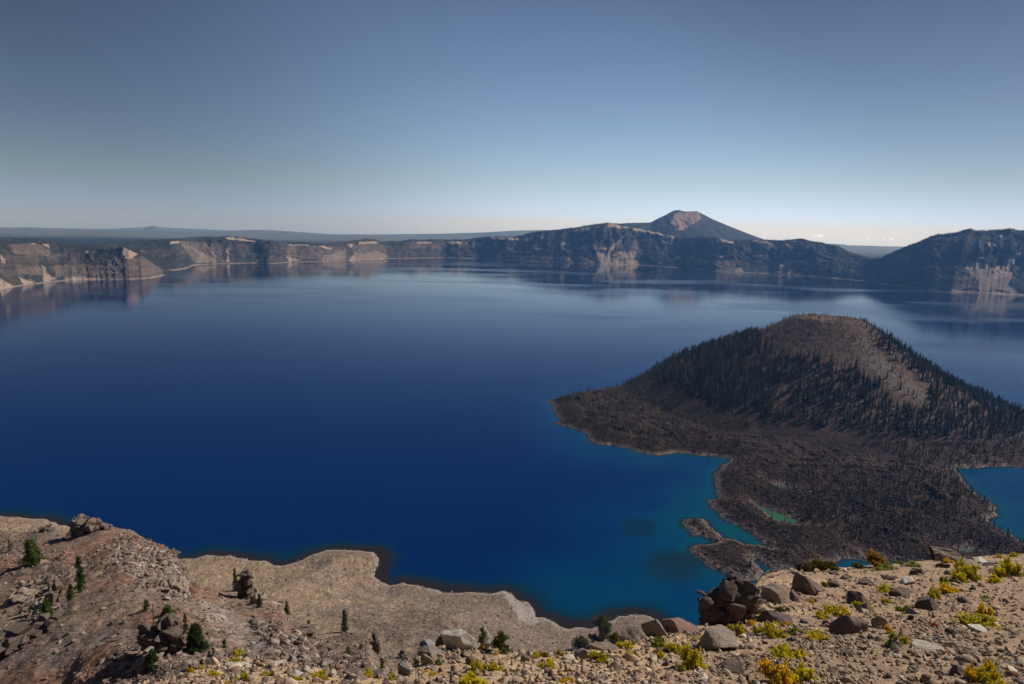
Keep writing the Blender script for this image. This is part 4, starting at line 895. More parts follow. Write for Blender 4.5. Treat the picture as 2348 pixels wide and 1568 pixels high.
# ---- boulders of the lookout slope, read off the photograph (foot pixel, width, height)
BL = [
 (1573, 1452, 106, 44, 'red', 'low domed reddish-brown boulder on the slope edge above the water', 'reddish domed boulder', {}),
 (1500, 1459, 52, 46, 'tan', 'upright tan boulder on the slope edge left of the reddish domed one', 'upright tan boulder', {'hi': .8}),
 (1443, 1472, 60, 40, 'grey', 'grey boulder with a black shaded face beside the upright tan one', 'grey boulder with a black face', {}),
 (1657, 1487, 88, 44, 'grey', 'broad grey boulder among the yellow tufts below the dark outcrop', 'broad grey boulder', {}),
 (1682, 1543, 60, 26, 'brown', 'long flat brown stone lying near the bottom edge', 'long flat brown stone', {}),
 (1612, 1561, 28, 14, 'pale', 'small cream-coloured stone near the bottom below the biggest herb', 'small cream stone', {'lvl': 4}),
 (1786, 1432, 64, 30, 'purple', 'smooth purplish-grey boulder right of the dark outcrop', 'smooth purplish boulder', {}),
 (1788, 1384, 66, 44, 'tan', 'big angular tan boulder left of the layered brown one', 'angular tan boulder', {}),
 (1863, 1364, 68, 54, 'brown', 'largest brown boulder with layered cracks near the slope crest', 'layered brown boulder', {'cuts': 9}),
 (1826, 1378, 36, 22, 'brown', 'squat brown stone wedged between the angular tan and layered brown boulders', None, {}),
 (1968, 1387, 44, 32, 'dark', 'dark angular boulder with a slanting top right of the layered brown one', 'dark slanting boulder', {}),
 (1955, 1451, 68, 46, 'brown', 'biggest boulder of the middle slope with a black shaded side and grass tuft', 'black-sided boulder', {}),
 (2023, 1441, 34, 34, 'tan', 'blocky boulder just right of the big black-sided one', 'blocky boulder', {}),
 (1992, 1403, 36, 20, 'brown', 'flat-topped stone perched above the big black-sided boulder', None, {}),
 (1941, 1329, 26, 15, 'brown', 'small rounded brown stone below the dark shrubs on the crest', None, {'lvl': 4}),
 (1917, 1346, 26, 15, 'dark', 'small dark stone just right of the layered brown boulder', None, {'lvl': 4}),
 (1985, 1340, 30, 14, 'brown', 'low brown stone below the orange shrub', None, {'lvl': 4}),
 (1913, 1541, 20, 13, 'grey', 'small rounded grey stone on bare gravel near the bottom edge', None, {'lvl': 4}),
 (2053, 1494, 26, 22, 'grey', 'greenish-grey jagged stone beside a green-yellow tuft', None, {}),
 (2131, 1400, 48, 34, 'dark', 'dark brown pyramid-shaped boulder on the right slope', 'dark pyramid boulder', {'cuts': 8}),
 (2085, 1340, 32, 18, 'pale', 'pale rounded stone near the crest of the right slope', 'pale rounded stone', {}),
 (2098, 1406, 28, 15, 'blue', 'small blue-grey stone left of the dark pyramid boulder', None, {'lvl': 4}),
 (2241, 1287, 34, 16, 'tan', 'flat tan boulder on the crest near the right edge', 'flat tan crest boulder', {}),
 (2224, 1303, 34, 18, 'grey', 'grey slab leaning below the flat tan crest boulder', None, {}),
 (2252, 1292, 34, 11, 'pale', 'pale flat slab beside the flat tan crest boulder', None, {}),
 (2276, 1297, 28, 10, 'dark', 'low dark stone right of the pale flat crest slab', None, {'lvl': 4}),
 (2128, 1489, 68, 20, 'pale', 'long pale flat slab with a shaded front on the right slope', 'long pale slab', {'cuts': 8, 'depth': .5}),
 (2250, 1448, 36, 13, 'pale', 'small pale slab below a yellow tuft at right', None, {}),
 (2300, 1549, 44, 14, 'blue', 'blue-grey slab at the bottom right corner', 'blue-grey corner slab', {}),
 (2107, 1319, 32, 20, 'dark', 'dark rock with a ragged top on the crest', 'ragged dark crest rock', {}),
 (2163, 1302, 24, 13, 'dark', 'small dark stone on the crest under the weathered log', None, {'lvl': 4}),
 (2205, 1549, 32, 20, 'brown', 'brown stone beside the orange stalks at bottom right', None, {}),
 (2089, 1421, 13, 13, 'dark', 'tiny dark triangular stone below the blue-grey one', None, {'lvl': 3}),
 (2233, 1353, 14, 9, 'dark', 'tiny dark stone on bare gravel right of the yellow tuft column', None, {'lvl': 3}),
 (2201, 1339, 16, 9, 'brown', 'small brown stone under the large green tuft', None, {'lvl': 3}),
 (2070, 1368, 46, 20, 'brown', 'broad brown boulder half buried left of the dark pyramid boulder', 'half-buried brown boulder', {}),
 (1387, 1492, 68, 15, 'tan', 'long low pinkish-tan slab below the bushy pine', 'low pinkish slab', {'depth': .6}),
 (1340, 1511, 44, 26, 'grey', 'grey boulder with an overhanging shaded front below the bushy pine', 'overhanging grey boulder', {}),
 (1221, 1509, 28, 18, 'pale', 'pale block on the slope edge behind a yellow tuft', 'pale block', {}),
 (1206, 1554, 26, 17, 'tan', 'tan stone near the bottom left of the red sprig', None, {'lvl': 4}),
 (1413, 1482, 18, 14, 'dark', 'small dark stone in front of the grey black-faced boulder', None, {'lvl': 4}),
 (1054, 1490, 92, 56, 'pale', 'largest whitish slab standing on the slope edge', 'largest whitish slab', {'cuts': 9, 'depth': .5}),
 (1120, 1485, 36, 46, 'pale', 'upright whitish slab behind the small pine', 'upright whitish slab', {'cuts': 9, 'depth': .5}),
 (1009, 1482, 22, 34, 'dark', 'dark shaded block against the left end of the largest whitish slab', None, {}),
 (980, 1487, 36, 24, 'blue', 'blue-grey rock below the left end of the whitish slab', None, {}),
 (985, 1508, 58, 25, 'grey', 'flat-topped grey slab jutting over the drop', 'jutting grey slab', {'cuts': 8}),
 (978, 1524, 30, 30, 'grey', 'squarish grey block under the jutting slab', None, {'cuts': 8}),
 (928, 1548, 34, 32, 'blue', 'cracked blue-grey block at the edge of the drop', 'cracked blue-grey block', {'cuts': 8}),
 (870, 1557, 50, 16, 'tan', 'long low tan slab left of the cracked blue-grey block', 'long low tan slab', {}),
 (820, 1563, 46, 15, 'grey', 'grey rounded slab at the bottom left of the long tan one', 'grey rounded slab', {}),
 (799, 1562, 32, 14, 'dark', 'dark brown stone at the bottom edge beside the grey rounded slab', None, {}),
 (566, 1513, 32, 18, 'grey', 'grey block on the lip behind a yellow tuft at left', 'grey lip block', {}),
 (542, 1531, 62, 13, 'pale', 'long pale slab lying below the grey lip block', 'long pale lip slab', {'depth': .5}),
 (622, 1527, 54, 9, 'pale', 'thin pale ledge right of the long pale lip slab', None, {'depth': .5}),
 (686, 1548, 44, 8, 'pale', 'thin pale ledge at the bottom centre left', None, {'depth': .5}),
 (413, 1561, 16, 13, 'dark', 'dark stone at the bottom left end of the lip', None, {'lvl': 4}),
 (1738, 1405, 30, 20, 'tan', 'tan stone at the right foot of the dark outcrop', None, {}),
 (1758, 1412, 26, 13, 'grey', 'grey stone between the dark outcrop and the purplish boulder', None, {'lvl': 4}),
 (1741, 1377, 28, 20, 'grey', 'grey block on top of the right end of the dark outcrop', None, {}),
 (1912, 1317, 22, 9, 'brown', 'small flat brown stone between the shrubs on the crest', None, {'lvl': 4}),
 (2040, 1330, 26, 12, 'brown', 'low brown stone below the green carpet on the crest', None, {'lvl': 4}),
 (2178, 1318, 24, 11, 'grey', 'small grey stone left of the large green tuft', None, {'lvl': 4}),
 (1896, 1432, 20, 12, 'dark', 'small dark stone left of the big black-sided boulder', None, {'lvl': 4}),
 (1850, 1430, 24, 12, 'grey', 'small grey stone between two yellow tufts', None, {'lvl': 4}),
 (2214, 1382, 22, 12, 'brown', 'brown stone on bare gravel right of the dark pyramid boulder', None, {'lvl': 4}),
 (2182, 1452, 20, 12, 'dark', 'dark stone above the long pale slab', None, {'lvl': 4}),
 (1945, 1505, 18, 11, 'dark', 'small black-shaded stone in the middle of the bare gravel', None, {'lvl': 4}),
]
for (a, b, w_, h_, ck, lab, short, kw) in BL:
    boulder(a, b, w_, h_, ck, lab, short=short, **kw)

def craggy(seed, W_, D_, Hh, blocks=9, colk='dark', lvl=4, top=None):
    """one outcrop: jointed blocks stacked in leaning columns and grown together"""
    r = np.random.default_rng(seed); VV = []; FF = []; off = 0; nc = max(3, blocks // 2)
    top = top or [(-.5, .35), (-.3, .75), (-.05, 1), (.2, .85), (.5, .4)]
    for c in range(nc):
        cx_ = -.42 + .84 * (c + r.uniform(-.25, .25)) / max(1, nc - 1); tz = np.interp(cx_, [q[0] for q in top], [q[1] for q in top]) * r.uniform(.88, 1.05) * Hh; z = -.15 * Hh; lean = r.uniform(-.15, .15)
        for dlt in (0, 1):
            z = -.15 * Hh
            while z < tz * (.97 if dlt == 0 else .7):
                bh = min(Hh * r.uniform(.12, .5), tz - z + .04 * Hh); bw = W_ / nc * r.uniform(.7, 2.4)
                v, f = rock_arr(seed * 131 + off, lvl, 8, (1, 1, 1), .045, .5, .7, True)
                a = lean + r.normal() * .16; v = v @ np.array([[math.cos(a), 0, -math.sin(a)], [0, 1, 0], [math.sin(a), 0, math.cos(a)]])
                v = v / (v.max(0) - v.min(0)) * np.array([bw, D_ * r.uniform(.35, .7), bh * 1.35]); a = r.uniform(-.5, .5); ca, sa = math.cos(a), math.sin(a)
                v = np.stack([v[:, 0] * ca - v[:, 1] * sa, v[:, 0] * sa + v[:, 1] * ca, v[:, 2]], -1)
                VV.append(v + np.array([cx_ * W_ + lean * z + r.normal() * .02 * W_, (r.uniform(-.1, .25) if dlt == 0 else -.32 + r.uniform(-.1, .1)) * D_, z + bh * .5])); FF.append(f + off); off += len(v); z += bh * .85
    for q in ((-.2, .62), (.22, .72)):                                        # the solid core behind the joints
        v, f = rock_arr(seed * 7 + off, 5, 14, (1, 1, 1), .07, .42, .66); v = v / (v.max(0) - v.min(0)) * np.array([W_ * .62, D_ * .9, Hh * q[1] * 1.5]); VV.append(v + np.array([q[0] * W_, -.02 * D_, Hh * q[1] * .14])); FF.append(f + off); off += len(v)
    return np.concatenate(VV), np.concatenate(FF)
def outcrop(px, py, w_, h_, colk, label, short=None, blocks=10, seed=1, depth=.9, lvl=4, name='rock_outcrop', top=None):
    P_ = hit(px, py); W_ = size_at(w_, P_); Hh = size_at(h_, P_)
    v, f = craggy(seed, W_, W_ * depth, Hh, blocks, colk, lvl, top)
    o = obj(name, new_mesh(name, v, f, [ROCKM[colk]], smooth=False), None, (P_[0], P_[1] + W_ * depth * .25, P_[2] - Hh * (.12 if P_[1] < 40 else .2)))
    tag(o, label, 'rock outcrop')
    if short: LAND.append((px, py - h_ / 2, short))
    return o
def outcrop_poly(poly, base, colk, label, short=None, seed=1, n=60, depth=.5, rmin=3, rmax=15, Yb=None):
    """fractured outcrop: angular blocks of many sizes packed inside the silhouette it has in the photograph, with real depth"""
    r = np.random.default_rng(seed); P_ = hit(*base) if Yb is None else at(base[0], base[1], Yb); pa = np.array(poly, float); x0, y0 = pa.min(0); x1, y1 = pa.max(0); VV = []; FF = []; off = 0; i = 0
    sc = size_at(1.0, P_); Wd = (x1 - x0) * sc * depth
    while i < n:
        a, b = r.uniform(x0, x1), r.uniform(y0, y1 + 4); d_ = float(sdist(poly, np.array([a]), np.array([b]))[0])
        if d_ < -1: continue
        R_ = min(rmax, max(rmin, d_ * r.uniform(.9, 1.35))) * sc * (1 if i > n // 4 else 1.15)
        v, f = rock_arr(seed * 977 + i, 3, 22, (1, 1, 1), .03, .26, .6); v = v / np.abs(v).max() * R_ * np.array([r.uniform(.9, 1.2), r.uniform(.9, 1.5), r.uniform(.85, 1.3)])
        a_ = r.uniform(-.9, .9); v = v @ np.array([[math.cos(a_), 0, -math.sin(a_)], [0, 1, 0], [math.sin(a_), 0, math.cos(a_)]])
        k_ = (y1 - b) / (y1 - y0); q = at(a, b, P_[1] + Wd * (.1 + .5 * k_ + r.uniform(-.25, .25)))
        VV.append(v + q - P_); FF.append(f + off); off += len(v); i += 1
    o = obj('rock_outcrop', new_mesh('rock_outcrop', np.concatenate(VV), np.concatenate(FF), [ROCKM[colk]], smooth=False), None, P_); tag(o, label, 'rock outcrop')
    if short: LAND.append((base[0], (y0 + y1) / 2, short))
outcrop_poly([(1598, 1358), (1594, 1378), (1603, 1397), (1612, 1406), (1597, 1410), (1600, 1428), (1625, 1442), (1690, 1438), (1712, 1415), (1735, 1395), (1738, 1345), (1712, 1330), (1690, 1334), (1655, 1334), (1640, 1336), (1634, 1352), (1616, 1358)], (1655, 1434), 'dark', 'dark jagged rock outcrop overhanging the lake edge', 'dark jagged outcrop', 3, 75, .5, 6, 30, 9.9)
outcrop(1712, 1378, 66, 52, 'grey', 'grey blocky rocks crowning the right end of the dark outcrop', 'grey crown of the outcrop', 12, 4)
outcrop_poly([(163, 1232), (164, 1200), (170, 1186), (186, 1177), (204, 1183), (226, 1193), (262, 1206), (262, 1216), (220, 1226), (190, 1236)], (196, 1226), 'brown', 'dark crag on the ridge top at upper left of the spur', 'dark ridge-top crag', 5, 90, .6, 2.5, 10)
outcrop(104, 1219, 20, 12, 'dark', 'small dark knob on the ridge at far left', None, 5, 15)
outcrop_poly([(543, 1362), (541, 1330), (546, 1312), (560, 1307), (570, 1304), (579, 1320), (583, 1345), (587, 1372), (575, 1380), (556, 1374)], (562, 1370), 'dark', 'tall dark rock pinnacle standing on the spur above the beach', 'dark pinnacle', 6, 70, .7, 2.5, 9)
outcrop(590, 1384, 22, 34, 'grey', 'slender grey rock leaning at the right foot of the dark pinnacle', None, 6, 16)
outcrop_poly([(316, 1450), (330, 1424), (350, 1436), (372, 1412), (396, 1408), (410, 1440), (418, 1480), (404, 1506), (370, 1500), (345, 1512), (326, 1488)], (366, 1496), 'dark', 'big dark crag beside the round bushy conifer', 'big dark crag', 7, 70, .6, 4, 20)
outcrop(338, 1530, 40, 34, 'grey', 'grey cracked rock below the big dark crag', None, 7, 17)
outcrop(34, 1490, 96, 40, 'dark', 'wide dark rugged outcrop at the left edge', 'wide dark outcrop', 14, 8)
outcrop(104, 1446, 44, 40, 'dark', 'dark shaded rock below the dense green conifer', 'dark shaded rock', 8, 9)
outcrop(125, 1384, 28, 46, 'brown', 'weathered brown fin of rock above the dense green conifer', None, 8, 10)
outcrop(52, 1380, 46, 22, 'tan', 'heap of tan blocks near the left edge of the spur', 'tan block heap', 10, 11)
outcrop(655, 1404, 13, 24, 'dark', 'thin dark rock blade on the spur edge', None, 5, 12)
outcrop(858, 1494, 22, 44, 'dark', 'dark ragged rock edge above the beach at the spur end', 'ragged rock edge', 8, 13)
outcrop(922, 1512, 16, 22, 'dark', 'dark pointed stump of rock near the cracked blue-grey block', None, 6, 14)
outcrop(700, 1450, 34, 14, 'brown', 'low brown ledge beside the small leaning pine', None, 7, 18)
outcrop(400, 1350, 44, 26, 'tan', 'tan stack of slabby rocks at the right shoulder of the ridge', 'slabby stack', 14, 19)
outcrop(395, 1270, 16, 12, 'brown', 'small brown block perched on the ridge shoulder', None, 4, 20)

# ---- loose stones: rubble over the lookout slope and the spur
def scatter(name, pts, sizes, cols, label, flat=.6, seed=1, lvl=2):
    r = np.random.default_rng(seed); VV = []; FF = []; CC = []; off = 0; nv = 10
    vars_ = [rock_arr(900 + seed * 20 + i, lvl, 14, (1.3, 1.1, flat * 1.35), .08, .26, .62) for i in range(nv)]
    vi = r.integers(0, nv, len(pts)); ang = r.random(len(pts)) * 6.28; tilt = r.normal(0, .35, len(pts)); st = r.uniform(.7, 1.35, (len(pts), 3))
    for k_ in range(nv):
        m = vi == k_; v, f = vars_[k_]; n = m.sum()
        if not n: continue
        q = v[None] * st[m][:, None, :] * sizes[m][:, None, None]
        ct, st_ = np.cos(tilt[m])[:, None], np.sin(tilt[m])[:, None]; x = q[..., 0] * ct + q[..., 2] * st_; z = -q[..., 0] * st_ + q[..., 2] * ct
        c, s = np.cos(ang[m])[:, None], np.sin(ang[m])[:, None]; X = x * c - q[..., 1] * s; Y = x * s + q[..., 1] * c
        VV.append((np.stack([X, Y, z], -1) + pts[m][:, None, :]).reshape(-1, 3))
        FF.append((f[None] + (np.arange(n) * len(v))[:, None, None] + off).reshape(-1, 3)); off += n * len(v)
        CC.append(np.repeat(cols[m], len(v), 0))
    o = obj(name, new_mesh(name, np.concatenate(VV), np.concatenate(FF), [RUB], np.concatenate(CC), smooth=False)); return tag(o, label, 'stones', None, 'stuff')
RUB = mat_vcol('loose_stone', 14.0, .35, 0, 30, .6, .03)
RUB2 = mat_vcol('loose_stone_far', 1.5, .35, 0, 3, .6, .3)
pal = np.array([[.42, .31, .21], [.33, .24, .17], [.25, .18, .13], [.17, .115, .09], [.33, .28, .23], [.27, .15, .10], [.52, .42, .31], [.12, .09, .075]])
def fg_points(n, seed, gap=.0):
    r = np.random.default_rng(seed); px = r.uniform(-40, 2400, n * 2); py = r.uniform(1262, 1600, n * 2); d = ray(px, py); s = d[:, 0] / d[:, 1]
    Y = 1.7 / np.maximum(-d[:, 2] / d[:, 1] - GR, 1e-3); ok = (Y < np.interp(s, ls, lY)) & (Y > 2.5)
    px, py, s, Y = px[ok][:n], py[ok][:n], s[ok][:n], Y[ok][:n]; X = s * Y; return np.stack([X, Y, ground_z(X, Y)], -1), Y
P1, Y1 = fg_points(46000, 1); r_ = np.random.default_rng(3)
sz = (.009 + .019 * r_.pareto(2.6, len(P1)).clip(0, 2.2)) * (Y1 / 9) ** .5
ncl = np.clip(.5 + 1.4 * fbm(P1[:, 0] / 1.2, P1[:, 1] / 1.6, 3, 9), .25, 1.6); sz = sz * ncl
scatter('gravel', P1 + np.array([0, 0, 1])[None] * sz[:, None] * .25, sz, pal[r_.choice(8, len(P1), p=[.25, .2, .15, .08, .1, .05, .12, .05])] * r_.uniform(.8, 1.2, (len(P1), 1)), 'loose gravel over the lookout slope', .6, 1, 1)
P2, Y2 = fg_points(4200, 7); s2 = r_.uniform(.022, .06, len(P2)) * (Y2 / 10) ** .5 * (1 + .8 * (r_.random(len(P2)) > .9))
scatter('stones', P2 + np.array([0, 0, 1])[None] * s2[:, None] * .2, s2, pal[r_.choice(8, len(P2), p=[.2, .2, .2, .12, .1, .05, .05, .08])] * r_.uniform(.8, 1.15, (len(P2), 1)), 'fist-sized stones strewn over the lookout slope', .62, 2, 2)
# spur rubble
r = np.random.default_rng(12); n = 60000; px = r.uniform(-30, 960, n); py = r.uniform(1195, 1580, n)
jd = ray(px, py); ss_ = jd[:, 0] / jd[:, 1]; tY = r.uniform(45, 215, n); Yc_ = np.interp(ss_, cs, cY); Yn_ = np.interp(ss_, ns_, nY)
ok = (tY < Yc_ + 2) & (tY > Yn_); X_ = ss_[ok] * tY[ok]; Y_ = tY[ok]; Z_ = ground_z(X_, Y_)
fx = fbm(X_ / 22, Y_ / 30, 4, 41); qx, qy = proj(X_, Y_, Z_)
pz = blur_poly([[(270, 1225), (360, 1240), (430, 1290), (450, 1360), (430, 1385), (340, 1350), (240, 1260)], [(30, 1340), (130, 1320), (150, 1400), (60, 1420)], [(560, 1420), (640, 1440), (760, 1500), (740, 1540), (640, 1500)]], qx, qy, 20)
kp = r.random(len(X_)) < (.16 + .5 * sstep(.0, .2, fx) + .7 * pz); X_, Y_, Z_, pz = X_[kp], Y_[kp], Z_[kp], pz[kp]
s3 = (.10 + .13 * r.pareto(2.4, len(X_)).clip(0, 3.6)) * (1 + .8 * pz)
RUBs = RUB; RUB = RUB2
pc = np.array([[.21, .16, .13], [.17, .125, .10], [.28, .23, .195], [.11, .08, .067], [.20, .11, .075], [.31, .25, .21]])
scatter('rubble', np.stack([X_, Y_, Z_ + s3 * .2], -1), s3, pc[r.choice(6, len(X_), p=[.28, .22, .17, .15, .1, .08])] * r.uniform(.8, 1.2, (len(X_), 1)), 'angular rubble covering the spur', .5, 5)
# stones on the gravel beach
n = 26000; px = r.uniform(0, 1560, n * 3); py = r.uniform(1262, 1540, n * 3)
idx = []; PP = []
jd = ray(px, py); ss_ = jd[:, 0] / jd[:, 1]; Yr = r.uniform(430, 1000, n * 3); X_ = ss_ * Yr; Z_ = ground_z(X_, Yr); ii = np.clip(np.round((np.log(Yr) - math.log(2.2)) / (math.log(1120) - math.log(2.2)) * (len(N_Y) - 1)).astype(int), 0, len(N_Y) - 1); jj = np.clip(np.round((ss_ - N_s[0]) / (N_s[-1] - N_s[0]) * (len(N_s) - 1)).astype(int), 0, len(N_s) - 1)
ok = (NW[ii, jj] == 0) & (Z_ > -.8) & (NSD[ii, jj] < 500); ok &= r.random(len(ok)) < np.where(NSD[ii, jj] < 14, 1.0, .35)
X_, Yr, Z_ = X_[ok], Yr[ok], Z_[ok]; s4 = .4 + .5 * r.pareto(3, len(X_)).clip(0, 3)
scatter('shore_stones', np.stack([X_, Yr, Z_ + .1], -1), s4, np.array([[.36, .30, .25], [.22, .17, .14], [.07, .055, .048]])[r.choice(3, len(X_), p=[.5, .32, .18])], 'pale and dark stones strewn over the gravel shore', .55, 6)
# blocky lava boulders on the front of the island
n = 60000; px = r.uniform(1560, 2347, n); py = r.uniform(1040, 1310, n); g = onz(px, py, 8.0); X_, Y_ = g[:, 0], g[:, 1]
ci = np.clip(((X_ / Y_ - s0) / (s1 - s0) * (nc_ - 1)).round().astype(int), 0, nc_ - 1); ri = np.clip(((np.log(Y_) - math.log(800)) / (math.log(2600) - math.log(800)) * (nr_ - 1)).round().astype(int), 0, nr_ - 1)
Z_ = IZ[ri, ci]; sd_ = ISD[ri, ci]; ok = (sd_ > -2) & (Z_ > -1) & (r.random(n) < .42); X_, Y_, Z_, sd_ = X_[ok], Y_[ok], Z_[ok], sd_[ok]
s5 = .7 + .8 * r.pareto(3.2, len(X_)).clip(0, 2.5)
edge_ = (sd_ < 16)[:, None]
cc = np.where(edge_, np.array([.155, .12, .10]), np.array([.05, .038, .034])) * r.uniform(.5, 1.7, (len(X_), 1))
scatter('lava_blocks', np.stack([X_, Y_, Z_ + .2], -1), s5, cc, 'blocky lava rubble on the front of the island', .7, 9)
RUB = RUBs
print('stones', len(P1), len(s3), len(s4), len(s5))
# ================================================================== near trees
def tube(pts, rad, sides=6):
    pts = np.array(pts, float); n = len(pts); V = []; 
    for i in range(n):
        t = pts[min(i + 1, n - 1)] - pts[max(i - 1, 0)]; t /= np.linalg.norm(t) + 1e-9
        a = np.cross(t, [0.3, 1, .1]); a /= np.linalg.norm(a) + 1e-9; b = np.cross(t, a)
        for k_ in range(sides): q = 6.283 * k_ / sides; V.append(pts[i] + rad[i] * (math.cos(q) * a + math.sin(q) * b))
    Fq = [(i * sides + k_, i * sides + (k_ + 1) % sides, (i + 1) * sides + (k_ + 1) % sides, (i + 1) * sides + k_) for i in range(n - 1) for k_ in range(sides)]
    return np.array(V), np.array(Fq)
def join(L):
    V = []; Fq = []; off = 0
    for v, f in L: V.append(v); Fq.append(f + off); off += len(v)
    return np.concatenate(V), np.concatenate(Fq)
def leaf_cloud(r, centers, n, spread, size, col, colvar=.35, updir=0.3):
    ix = r.integers(0, len(centers), n); cf = r.uniform(.55, 1.55, len(centers))[ix][:, None]; c = centers[ix] + r.normal(size=(n, 3)) * spread
    d = r.normal(size=(n, 3)) + np.array([0, 0, updir]); d /= np.linalg.norm(d, axis=1)[:, None]
    s = np.cross(d, r.normal(size=(n, 3))); s /= np.linalg.norm(s, axis=1)[:, None]
    L = size * r.uniform(.6, 1.4, (n, 1)); v = np.stack([c - s * L * .16, c + s * L * .16, c + d * L], 1).reshape(-1, 3)
    cc = col[None] * cf * r.uniform(1 - colvar, 1 + colvar, (n, 1)); return v, np.arange(n * 3).reshape(-1, 3), np.repeat(cc, 3, 0)
def hemlock(h, w_, seed, col, n=2600, lean=0.0, flag=0.0, dens=1.0, low=.05):
    """tapered trunk with drooping boughs, ragged outline"""
    r = np.random.default_rng(seed); tp = [(lean * h * u ** 1.5 * .3, 0, h * u) for u in np.linspace(0, 1, 8)]
    parts = [tube(tp, [h * .022 * (1 - u) + .008 for u in np.linspace(0, 1, 8)])]; cen = []
    nw = int(16 + h * 1.2)
    for i in range(nw):
        u = low + (1 - low) * (i + r.random()) / nw; base = np.array([lean * h * u ** 1.5 * .3, 0, h * u]); R_ = w_ / 2 * (1 - u) ** .7 * r.uniform(.55, 1.25) + .03 * w_
        for j in range(int(r.integers(3, 6))):
            if r.random() > dens: continue
            a = r.random() * 6.28; f_ = 1 - flag * (math.cos(a) > 0) * .7; L = R_ * f_ * r.uniform(.6, 1.1); t = np.array([math.cos(a), math.sin(a), 0])
            pts = [base + t * L * q + np.array([0, 0, -.30 * L * q * q + .08 * L * q]) for q in np.linspace(0, 1, 4)]
            parts.append(tube(pts, [.008 * h * (1 - .7 * q) * .5 for q in np.linspace(0, 1, 4)], 3))
            for q in (.3, .5, .7, .85, 1.0): cen.append(base + t * L * q + np.array([0, 0, -.30 * L * q * q + .05 * L * q]))
    cen = np.array(cen); tv, tf = join(parts)
    sp = w_ * .036; lv = leaf_cloud(r, cen, n, sp, w_ * .15, col, .3, -.1)
    return (tv, tf), lv
def pine(h, w_, seed, col, n=5200):
    """bushy whitebark-like pine: several upswept limbs ending in needle tufts"""
    r = np.random.default_rng(seed); parts = [tube([(0, 0, -.05 * h), (.02 * h, 0, .3 * h), (-.03 * h, .02 * h, .65 * h), (.02 * h, 0, .95 * h)], [.035 * h, .028 * h, .018 * h, .008 * h])]; cen = []
    for i in range(26):
        u = .08 + .86 * i / 26; a = r.random() * 6.28 + i * 2.4; L = w_ / 2 * (1.05 - u) ** .75 * r.uniform(.7, 1.15); base = np.array([0, 0, h * u * .95]); t = np.array([math.cos(a), math.sin(a), 0])
        pts = [base + t * L * q + np.array([0, 0, .28 * L * q * q]) for q in np.linspace(0, 1, 5)]
        parts.append(tube(pts, [.012 * h * (1 - .7 * q) for q in np.linspace(0, 1, 5)], 4))
        for q in np.linspace(.4, 1, 4):
            c0 = base + t * L * q + np.array([0, 0, .28 * L * q * q]); cen.append(c0)
            for _ in range(2): cen.append(c0 + r.normal(size=3) * np.array([.07, .07, .05]) * w_)
    for _ in range(4): cen.append(np.array([0, 0, h * .97]) + r.normal(size=3) * .02 * h)
    cen = np.array(cen); k_ = len(cen); m = n // k_; V = []; 
    d = r.normal(size=(k_, m, 3)) + np.array([0, 0, .45]); d /= np.linalg.norm(d, axis=2)[..., None]; L = w_ * .12 * r.uniform(.6, 1.2, (k_, m, 1)); s = np.cross(d, r.normal(size=(k_, m, 3))); s /= np.linalg.norm(s, axis=2)[..., None]
    c = cen[:, None, :]; v = np.stack([c - s * L * .13, c + s * L * .13, c + d * L], 2).reshape(-1, 3); cc = np.repeat((col[None] * r.uniform(.6, 1.5, (k_ * m, 1))), 3, 0)
    return join(parts), (v, np.arange(len(v)).reshape(-1, 3), cc)
near_leaf = mat_vleaf('near_needles', .38, .7)
def put_tree(px, py, hp, wp, kind, col, label, seed, name='conifer', short=None, tilt=0, **kw):
    P_ = hit(px, py); h = size_at(hp, P_) * 1.05; w_ = size_at(wp, P_)
    (tv, tf), (lv, lf, lc) = (pine if kind == 'pine' else hemlock)(h, w_, seed, np.array(col), **kw)
    e = obj(name, None, None, P_ - np.array([0, 0, .02 * h])); e.rotation_euler = (0, tilt, 0); tag(e, label, 'tree')
    obj('trunk', new_mesh('trunk', tv, tf, [bark_mat]), e); obj('crown', new_mesh('crown', lv, lf, [near_leaf], lc, smooth=False), e)
    if short: LAND.append((px, py - hp / 2, short))
dg = (.055, .080, .022); mg = (.10, .135, .026); yg = (.17, .15, .03); og = (.085, .085, .03)
